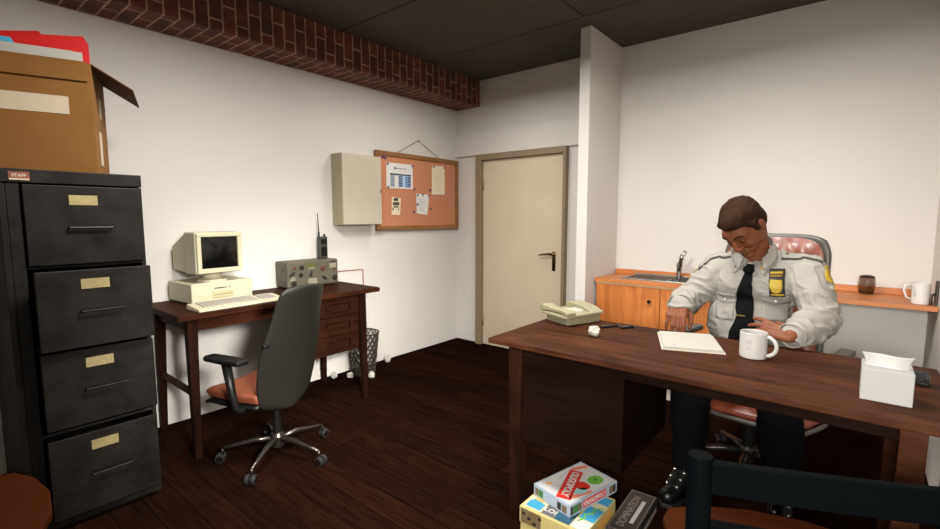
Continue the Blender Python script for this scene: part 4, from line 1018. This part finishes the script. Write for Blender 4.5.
def hand(m, M, bends, spread, thumb, k=1.0):
    """palm and five fingers; M: x along the fingers, y to the thumb side, z out of the back of the hand"""
    P = lambda x, y, z: M @ Vector((x*k, y*k, z*k))
    for y0, y1 in ((-.028, -.034), (-.010, -.012), (.010, .011), (.024, .032)):
        m.capsule(P(.0, y0*.8, 0), .0155*k, P(.080, y1, 0), .0125*k, 12)
    m.capsule(P(.012, .020, -.008), .018*k, P(.05, .034, -.010), .013*k, 12)
    specs = ((.033, .042, .026, .022, .0098), (.0115, .046, .030, .024, .0100), (-.0115, .043, .028, .023, .0095), (-.033, .034, .021, .020, .0085))
    for i, (y, l1, l2, l3, r) in enumerate(specs):
        p = Vector((.084-.004*abs(i-1), y, .001)); a = 0.0
        pts = [p.copy()]
        for L, b in zip((l1, l2, l3), bends[i]):
            a += R(b); d = Vector((math.cos(a)*math.cos(R(spread[i])), math.sin(R(spread[i])), -math.sin(a))); p = p+d*L; pts.append(p.copy())
        rr = (r*1.12, r*1.0, r*.93, r*.78)
        for (q0, q1), (r0, r1) in zip(zip(pts, pts[1:]), zip(rr, rr[1:])): m.capsule(P(*q0), r0*k, P(*q1), r1*k, 12)
    tpts = [Vector(t) for t in thumb]; tr = (.0145, .0125, .0108, .0085)
    for (q0, q1), (r0, r1) in zip(zip(tpts, tpts[1:]), zip(tr, tr[1:])): m.capsule(P(*q0), r0*k, P(*q1), r1*k, 12)
MR = frame(ARM_R[2], (-.86, -.04, -.46), (-.46, 0, .86)); MR = MR @ Matrix.Diagonal((1, 1, 1, 1))
# the thumb of this hand points to the other hand (towards -y)
if (MR @ Vector((0, 1, 0))-MR @ Vector((0, 0, 0))).y > 0: MR = MR @ Matrix.Diagonal((1, -1, 1, 1))
hand(body, MR, [(42, 22, 12), (44, 22, 12), (44, 22, 12), (40, 24, 14)], (3, 1, -2, -6), [(.008, .026, -.010), (.032, .048, -.028), (.060, .053, -.044), (.084, .050, -.056)], 1.04)
ML = frame(ARM_L[2], (.30, .93, .13), (-.50, .10, .86))
if (ML @ Vector((0, 1, 0))-ML @ Vector((0, 0, 0))).x < 0: ML = ML @ Matrix.Diagonal((1, -1, 1, 1))
hand(body, ML, [(-4, 10, 10), (8, 12, 10), (14, 14, 12), (16, 18, 14)], (5, 1, -4, -9), [(.010, .024, -.006), (.038, .052, -.012), (.066, .064, -.016), (.090, .070, -.018)], .95)
me = voxel(body, .0040, 3, .5)
o = link('body', me, SKIN, man, world=True, smooth=True)

# eyes, brows and mouth line
for s in (-1, 1):
    m = MB(); m.ball((.0795, s*.031, .004), (.0115, .0135, .0085), M=HM); e = m.build('eyelid', SKIN, man, world=True, smooth=True)
    m = MB(); m.capsule(H(.0895, s*.022, -.0005), .0016, H(.0905, s*.031, -.0025), .0018, 8); m.capsule(H(.0905, s*.031, -.0025), .0018, H(.0865, s*.042, -.0005), .0016, 8); m.build('eyelashes', HAIRM, e, world=True, smooth=True)
    m = MB(); m.capsule(H(.096, s*.014, .030), .0045, H(.090, s*.034, .036), .0045, 8); m.capsule(H(.090, s*.034, .036), .0045, H(.077, s*.054, .028), .003, 8); m.build('eyebrow', HAIRM, man, world=True, smooth=True)
m = MB(); m.capsule(H(.0955, -.018, -.0665), .0022, H(.0955, .018, -.0665), .0022, 8); m.build('mouth', material('dark_lip', (110, 62, 50), rough=.5), man, world=True, smooth=True)
hair = MB()
hball(hair, (-.024, 0, .045), (.100, .085, .092)); hball(hair, (-.050, 0, .002), (.070, .077, .082)); hball(hair, (.010, .008, .088), (.080, .064, .044)); hball(hair, (.046, .026, .082), (.034, .034, .024))
for s in (-1, 1):
    hair.capsule(H(.016, s*.070, .040), .016, H(.010, s*.072, -.010), .008); hair.capsule(H(.040, s*.050, .072), .018, H(.014, s*.068, .035), .016)
hair.capsule(H(.062, .030, .078), .018, H(.062, -.012, .090), .014)
me = voxel(hair, .0045, 5, .5)
rnd = random.Random(3)
def push(me, fn):
    nn = [v.normal.copy() for v in me.vertices]
    for v, n in zip(me.vertices, nn): v.co = v.co+n*fn(v.co)
push(me, lambda q: .0028*mnoise.noise(Vector((q.x*30, q.y*70, q.z*30))))
link('hair', me, HAIRM, man, world=True, smooth=True)

# trousers and boots
tr = MB()
tr.ball((2.60, .36, .580), (.135, .185, .115))
for A in (LEG_R, LEG_L):
    tr.capsule(A[0], .090, A[1], .080, 18); tr.capsule(A[1], .085, ((A[1][0]+A[2][0])/2+.01, (A[1][1]+A[2][1])/2, .33), .084, 18)
    tr.capsule(((A[1][0]+A[2][0])/2+.01, (A[1][1]+A[2][1])/2, .33), .078, (A[2][0], A[2][1], .15), .064, 18)
me = voxel(tr, .009, 4, .5)
push(me, lambda q: .006*mnoise.noise(q*11)+.003*mnoise.noise(q*27))
link('trousers', me, TROUS, man, world=True, smooth=True)
EYELET = material('bright_eyelet', (214, 212, 204), rough=.25, metal=.8)
for A, dx, dy in ((LEG_R, -1, .30), (LEG_L, -1, -.12)):
    ax, ay = A[2][0], A[2][1]; d = Vector((dx, dy, 0)).normalized(); s = Vector((-d.y, d.x, 0))
    c0 = Vector((ax, ay, 0))
    m = MB()
    def Pt(f, l, z): return c0+d*f+s*l+Vector((0, 0, z))
    m.capsule(Pt(-.005, 0, .22), .060, Pt(0, 0, .08), .056, 16); m.capsule(Pt(-.03, 0, .050), .044, Pt(.06, 0, .052), .046, 16); m.capsule(Pt(.05, .0, .048), .046, Pt(.145, 0, .040), .039, 16)
    m.capsule(Pt(.02, 0, .12), .045, Pt(.09, 0, .06), .044, 16)
    me = voxel(m, .006, 4, .5)
    for v in me.vertices: v.co.z = max(v.co.z, .016)
    bt = link('boot', me, BOOT, man, world=True, smooth=True)
    sl = MB(); pts = [(-.078, -.030), (-.06, -.040), (.03, -.042), (.12, -.046), (.165, -.034), (.186, 0), (.165, .034), (.12, .046), (.03, .042), (-.06, .040), (-.078, .030)]
    MM = Matrix(((d.x, s.x, 0, ax), (d.y, s.y, 0, ay), (0, 0, 1, 0), (0, 0, 0, 1)))
    sl.prism(pts, 0, .020, MM); sl.build('sole', DARK_RUB, bt, world=True, bevel=.003)
    bv = BVHTree.FromPolygons([v.co+Vector(man.location) for v in me.vertices], [tuple(p.vertices) for p in me.polygons])
    for k in range(6):
        f = .018+.019*k; z = .215-.028*k
        for l in (-.024, .024):
            o_ = Pt(f+.25, l, z+.12); hit = bv.ray_cast(o_, (Pt(f-.02, l, z)-o_).normalized())
            if hit[0] is not None:
                e = MB(); e.ball(hit[0], .0068, u=8, v=6); e.build('eyelet', EYELET, bt, world=True, smooth=True)
    lc = MB(); row = []
    for k in range(6):
        f = .018+.019*k; z = .215-.028*k
        for l in ((-.022, 0, .022) if k % 2 == 0 else (.022, 0, -.022)):
            o_ = Pt(f+.25, l, z+.12); hit = bv.ray_cast(o_, (Pt(f-.02, l, z)-o_).normalized())
            if hit[0] is not None: row.append(hit[0])
    lc.tube(row, .0026, 6); lc.build('laces', DARK_RUB, bt, world=True)

# shirt
sh = MB()
sh.ball((2.565, .345, .985), (.122, .200, .135), u=28, v=18); sh.ball((2.570, .375, .80), (.135, .182, .20), u=28, v=18); sh.ball((2.585, .365, .655), (.125, .172, .10), u=28, v=18)
sh.capsule((2.500, .44, .985), .072, (2.505, .26, .99), .072); sh.capsule((2.565, .50, 1.045), .074, (2.565, .18, 1.055), .074, 18)
sh.capsule((2.565, .43, 1.085), .060, (2.565, .28, 1.09), .060)
def sleeve(A, r0, r1, r2, tip):
    sh.capsule(A[0], r0, A[1], r1, 20); a1, a2 = Vector(A[1]), Vector(A[2]); e = a1.lerp(a2, tip)
    sh.capsule(a1, r1*1.02, a1.lerp(a2, .5), r1*.98, 20); sh.capsule(a1.lerp(a2, .5), r1*.98, e, r2, 20)
sleeve(ARM_R, .078, .070, .058, .90); sleeve(ARM_L, .080, .070, .051, .86)
me = voxel(sh, .0055, 5, .5)
def fold(q):
    k = .0055*mnoise.noise(q*8)+.0035*mnoise.noise(Vector((q.x*16, q.y*16, q.z*26)))
    n = mnoise.noise(Vector((q.x*13+q.z*5, q.y*13-q.z*6, q.z*17+3)))
    k += .008*(max(0, .35-abs(n))/.35)**2-.003
    return k*1.35
push(me, lambda q: fold(q)*(1.0 if abs(q.y-.36) > .20 else .62))
shirt = link('shirt', me, SHIRT, man, world=True, smooth=True)
sbv = BVHTree.FromPolygons([v.co+Vector(man.location) for v in shirt.data.vertices], [tuple(p.vertices) for p in shirt.data.polygons])
def conform(name, mat, fn, nu, nv, direction=(1, 0, 0), off=.002, start=.8, thick=.0015, parent=None, smooth=True, jump=None):
    """a thin patch laid on the shirt: fn(u, v) gives a point that is dropped along the direction"""
    d = Vector(direction).normalized(); last = None; pts = [[None]*nv for _ in range(nu)]
    for i in range(nu):
        for j in range(nv):
            p = Vector(fn(i/(nu-1), j/(nv-1))); hit = sbv.ray_cast(p-d*start, d)
            if hit[0] is not None:
                t = (hit[0]-p).dot(d)
                if last is None or jump is None or abs(t-last) < jump: last = t
            pts[i][j] = p+d*((last if last is not None else 0)-off)
    m = MB(); vs = [[m.bm.verts.new(q) for q in r] for r in pts]
    for i in range(nu-1):
        for j in range(nv-1): m.bm.faces.new([vs[i][j], vs[i+1][j], vs[i+1][j+1], vs[i][j+1]])
    return m.build(name, mat, parent or man, world=True, smooth=smooth, solid=thick)
def quad(a, b, c, d, X=2.44):
    """bilinear patch in (y, z)"""
    def f(u, v):
        y = (a[0]*(1-u)+b[0]*u)*(1-v)+(d[0]*(1-u)+c[0]*u)*v; z = (a[1]*(1-u)+b[1]*u)*(1-v)+(d[1]*(1-u)+c[1]*u)*v
        return (X, y, z)
    return f
# placket, pockets
conform('placket', SHIRT, quad((.390, 1.07), (.358, 1.07), (.372, .78), (.404, .78)), 5, 24, off=.003)
for y0, y1, z in ((.508, .415, .935), (.312, .205, .950)):
    pk = conform('pocket', SHIRT, quad((y0-.004, z), (y1+.004, z), (y1+.006, z-.115), (y0-.006, z-.115)), 12, 12, off=.004)
    ym = (y0+y1)/2
    def flap(u, v, y0=y0, y1=y1, z=z):
        y = y0+(y1-y0)*u; return (2.44, y, z+.006-v*(.034+.012*(1-abs(2*u-1))))
    fl = conform('pocket_flap', SHIRT, flap, 13, 6, off=.009, parent=pk, thick=.003)
    m = MB(); hit = sbv.ray_cast(Vector((1.7, ym, z-.022)), Vector((1, 0, 0)))
    m.ball(hit[0]-Vector((.014, 0, 0)), (.003, .006, .006), u=10, v=8); m.build('button', material('pearl_button', (180, 172, 158), rough=.3), pk, world=True, smooth=True)
# tie
TW = [(1.085, .015, .367), (1.062, .021, .368), (1.050, .016, .368), (1.03, .019, .370), (.95, .032, .378), (.885, .038, .376), (.850, .033, .372), (.81, .046, .370), (.765, .060, .374), (.72, .062, .376)]
def tie(u, v):
    z = TW[0][0]+(TW[-1][0]-TW[0][0])*v
    for (za, wa, ya), (zb_, wb_, yb) in zip(TW, TW[1:]):
        if z >= zb_-1e-6:
            t = (za-z)/(za-zb_); w = wa+(wb_-wa)*t; y = ya+(yb-ya)*t; break
    return (2.40, y+(1-2*u)*w, z)
tieo = conform('necktie', TIE, tie, 9, 46, off=.010, thick=.006)
m = MB(); m.ball((2.438, .370, 1.062), (.016, .021, .020)); m.build('tie_knot', TIE, tieo, world=True, smooth=True)
hit = sbv.ray_cast(Vector((1.7, .41, .853)), Vector((1, 0, 0)))
m = MB(); xx = hit[0].x-.020; m.box(xx-.003, xx+.002, .368, .410, .848, .853); m.build('tie_clip', GOLD, tieo, world=True, bevel=.001)
# collar
def col_pt(a, r, z): return Vector((2.535-.004+r*1.0*math.cos(a), .360+r*math.sin(a), z))
m = MB()
def collar(u, v):
    a = R(180+32+(296)*u)     # open at the throat, which looks to -x
    back = .5-.5*math.cos(2*math.pi*u)
    z = 1.114+.112*back**.55-.052*v+.012*v*(1-v)
    r = .066+.026*v
    return col_pt(a, r, z)
m.grid(collar, 40, 5); m.build('collar', SHIRT, man, world=True, smooth=True, solid=.003)
for s in (1, -1):
    yk = .370
    a, b, c, d = ((yk+s*.010, 1.102), (yk+s*.080, 1.160), (yk+s*.088, 1.090), (yk+s*.060, 1.042))
    wing = conform('collar_wing', SHIRT, quad(a, b, c, d), 8, 8, off=.012, thick=.004)
    py, pz = yk+s*.052, 1.072
    hit = sbv.ray_cast(Vector((1.7, py, pz)), Vector((1, 0, 0))); hx_ = (hit[0].x if hit[0] is not None else 2.45)-.019
    m = MB(); m.hexa([(hx_, py-.011, pz-.007), (hx_, py+.011, pz-.007), (hx_+.004, py+.011, pz-.007), (hx_+.004, py-.011, pz-.007)], [(hx_, py-.008, pz+.008), (hx_, py+.008, pz+.008), (hx_+.004, py+.008, pz+.008), (hx_+.004, py-.008, pz+.008)])
    m.build('collar_pin', GOLD, wing, world=True, bevel=.002)
# shoulder straps with a dark edge
for s, ya, yb in ((1, .455, .598), (-1, .255, .105)):
    def strap(w, X=2.555):
        def f(u, v):
            y = ya+(yb-ya)*v; k = 1-.25*(1-v)
            return (X+(2*u-1)*w*k-.015*(1-v), y, 1.1)
        return f
    e = conform('shoulder_strap', material('dark_strap_edge', (52, 48, 44), rough=.8), strap(.0315), 7, 12, direction=(0, 0, -1), off=.004, thick=.002)
    conform('strap_face', SHIRT, strap(.028), 7, 12, direction=(0, 0, -1), off=.0085, thick=.0025, parent=e)
    hit = sbv.ray_cast(Vector((2.545, ya+(yb-ya)*.12, 1.6)), Vector((0, 0, -1)))
    m = MB(); m.ball(hit[0]+Vector((0, 0, .013)), (.008, .008, .004), u=10, v=8); m.build('button', GOLD, e, world=True, smooth=True)
# breast badge
bg = conform('badge', BLACKC, quad((.291, 1.070), (.234, 1.073), (.222, .952), (.280, .948)), 7, 14, off=.012, thick=.004)
conform('yellow_band', YELL, quad((.286, 1.058), (.240, 1.061), (.239, 1.052), (.286, 1.049)), 6, 3, off=.0145, thick=.001, parent=bg)
conform('yellow_band', YELL2, quad((.286, 1.045), (.239, 1.048), (.239, 1.040), (.286, 1.037)), 6, 3, off=.0145, thick=.001, parent=bg)
def shield(u, v):
    z = 1.026-.052*v; w = (.022+.002*math.sin(v*math.pi))*(1-.55*max(0, v-.6)**1.3); y = .2605-.004*v
    return (2.44, y+(1-2*u)*w, z-.010*(1-(2*u-1)**2)*v)
conform('shield_emblem', YELL, shield, 9, 10, off=.0148, thick=.0012, parent=bg)
conform('yellow_band', YELL, quad((.277, .961), (.226, .964), (.225, .956), (.276, .953)), 6, 3, off=.0145, thick=.001, parent=bg)
# sleeve patches
def patch_fn(A, side, w, z0, z1):
    def f(u, v):
        t = (-.27 if side < 0 else .0)+.60*v; c = Vector(A[0]).lerp(Vector(A[1]), t)
        k = math.sin(math.pi*min(1, .35+v*.9)) if v > .6 else 1.0
        return (c.x-(.04 if side < 0 else -.02)+(2*u-1)*w*max(.15, k), c.y+side*.10, c.z)
    return f
conform('sleeve_patch', YELL, patch_fn(ARM_L, -1, .042, 0, 0), 9, 10, direction=(.45, .9, -.1), off=.003, start=.12, jump=.03)
conform('sleeve_patch', YELL, patch_fn(ARM_R, 1, .034, 0, 0), 9, 10, direction=(.0, -1, -.1), off=.003, start=.12, jump=.03)
# cuffs
for A, r, tip in ((ARM_R, .056, .90), (ARM_L, .050, .86)):
    a1, a2 = Vector(A[1]), Vector(A[2]); d = (a2-a1).normalized(); e = a1.lerp(a2, tip)
    m = MB(); q = d.to_track_quat('Z', 'Y').to_matrix()
    def cf(u, v):
        t = 2*math.pi*u; rr = r-.004+.0015*math.sin(3*t); return e+d*(-.020+.055*v)+q @ Vector((rr*math.cos(t), rr*math.sin(t), 0))
    m.grid(cf, 33, 6); m.build('cuff', SHIRT, man, world=True, smooth=True, solid=.003, weld=.0005)

# ------------------------------------------------------------------ light and camera
def area(name, loc, size, power, col=(1, .93, .84), sizey=None, spread=180, rot=(0, 0, 0)):
    l = bpy.data.lights.new(name, 'AREA'); l.energy = power; l.size = size; l.color = col
    if sizey: l.shape = 'RECTANGLE'; l.size_y = sizey
    l.spread = R(spread)
    o = bpy.data.objects.new(name, l); COL.objects.link(o); o.location = loc; o.rotation_euler = rot
    return o
WARM = (1, .968, .925)
area('ceiling_area_light', (1.10, 1.50, 2.42), .5, 80, WARM)
area('ceiling_area_light', (2.20, .62, 2.42), .5, 34, WARM)
area('ceiling_area_light', (2.75, 2.30, 2.42), .4, 13, WARM)  # extra light added to brighten the wall around the door
def aim(loc, to):
    return (Vector(to)-Vector(loc)).to_track_quat('-Z', 'Y').to_euler()
for loc, to, p, sp in (((-1.0, -.12, 1.5), (3.4, .3, -.05), 22, 70), ((.45, -.28, 1.5), (1.95, 3.2, -.1), 22, 48)):  # unseen eye-level fills, added to brighten the lower walls and under the counter
    area('fill_light', loc, .4, p, WARM, .4, sp, aim(loc, to))
w = bpy.data.worlds.new('World'); SC.world = w; w.use_nodes = True
w.node_tree.nodes['Background'].inputs['Color'].default_value = (1, .95, .88, 1)
w.node_tree.nodes['Background'].inputs['Strength'].default_value = .02
cam = bpy.data.cameras.new('camera'); cam.lens = 36*470/940; cam.sensor_width = 36; cam.clip_start = .02
co = bpy.data.objects.new('camera', cam); COL.objects.link(co)
co.location = (0, 0, 1.30); co.rotation_euler = (R(90-5.77), 0, R(39.39-90))
SC.camera = co
SC.view_settings.view_transform = 'Standard'; SC.view_settings.look = 'None'; SC.view_settings.gamma = 1.0
SC.view_settings.use_curve_mapping = False
SC.view_settings.exposure = 0.04
SC.cycles.max_bounces = 10; SC.cycles.diffuse_bounces = 5
SC.cycles.use_denoising = True
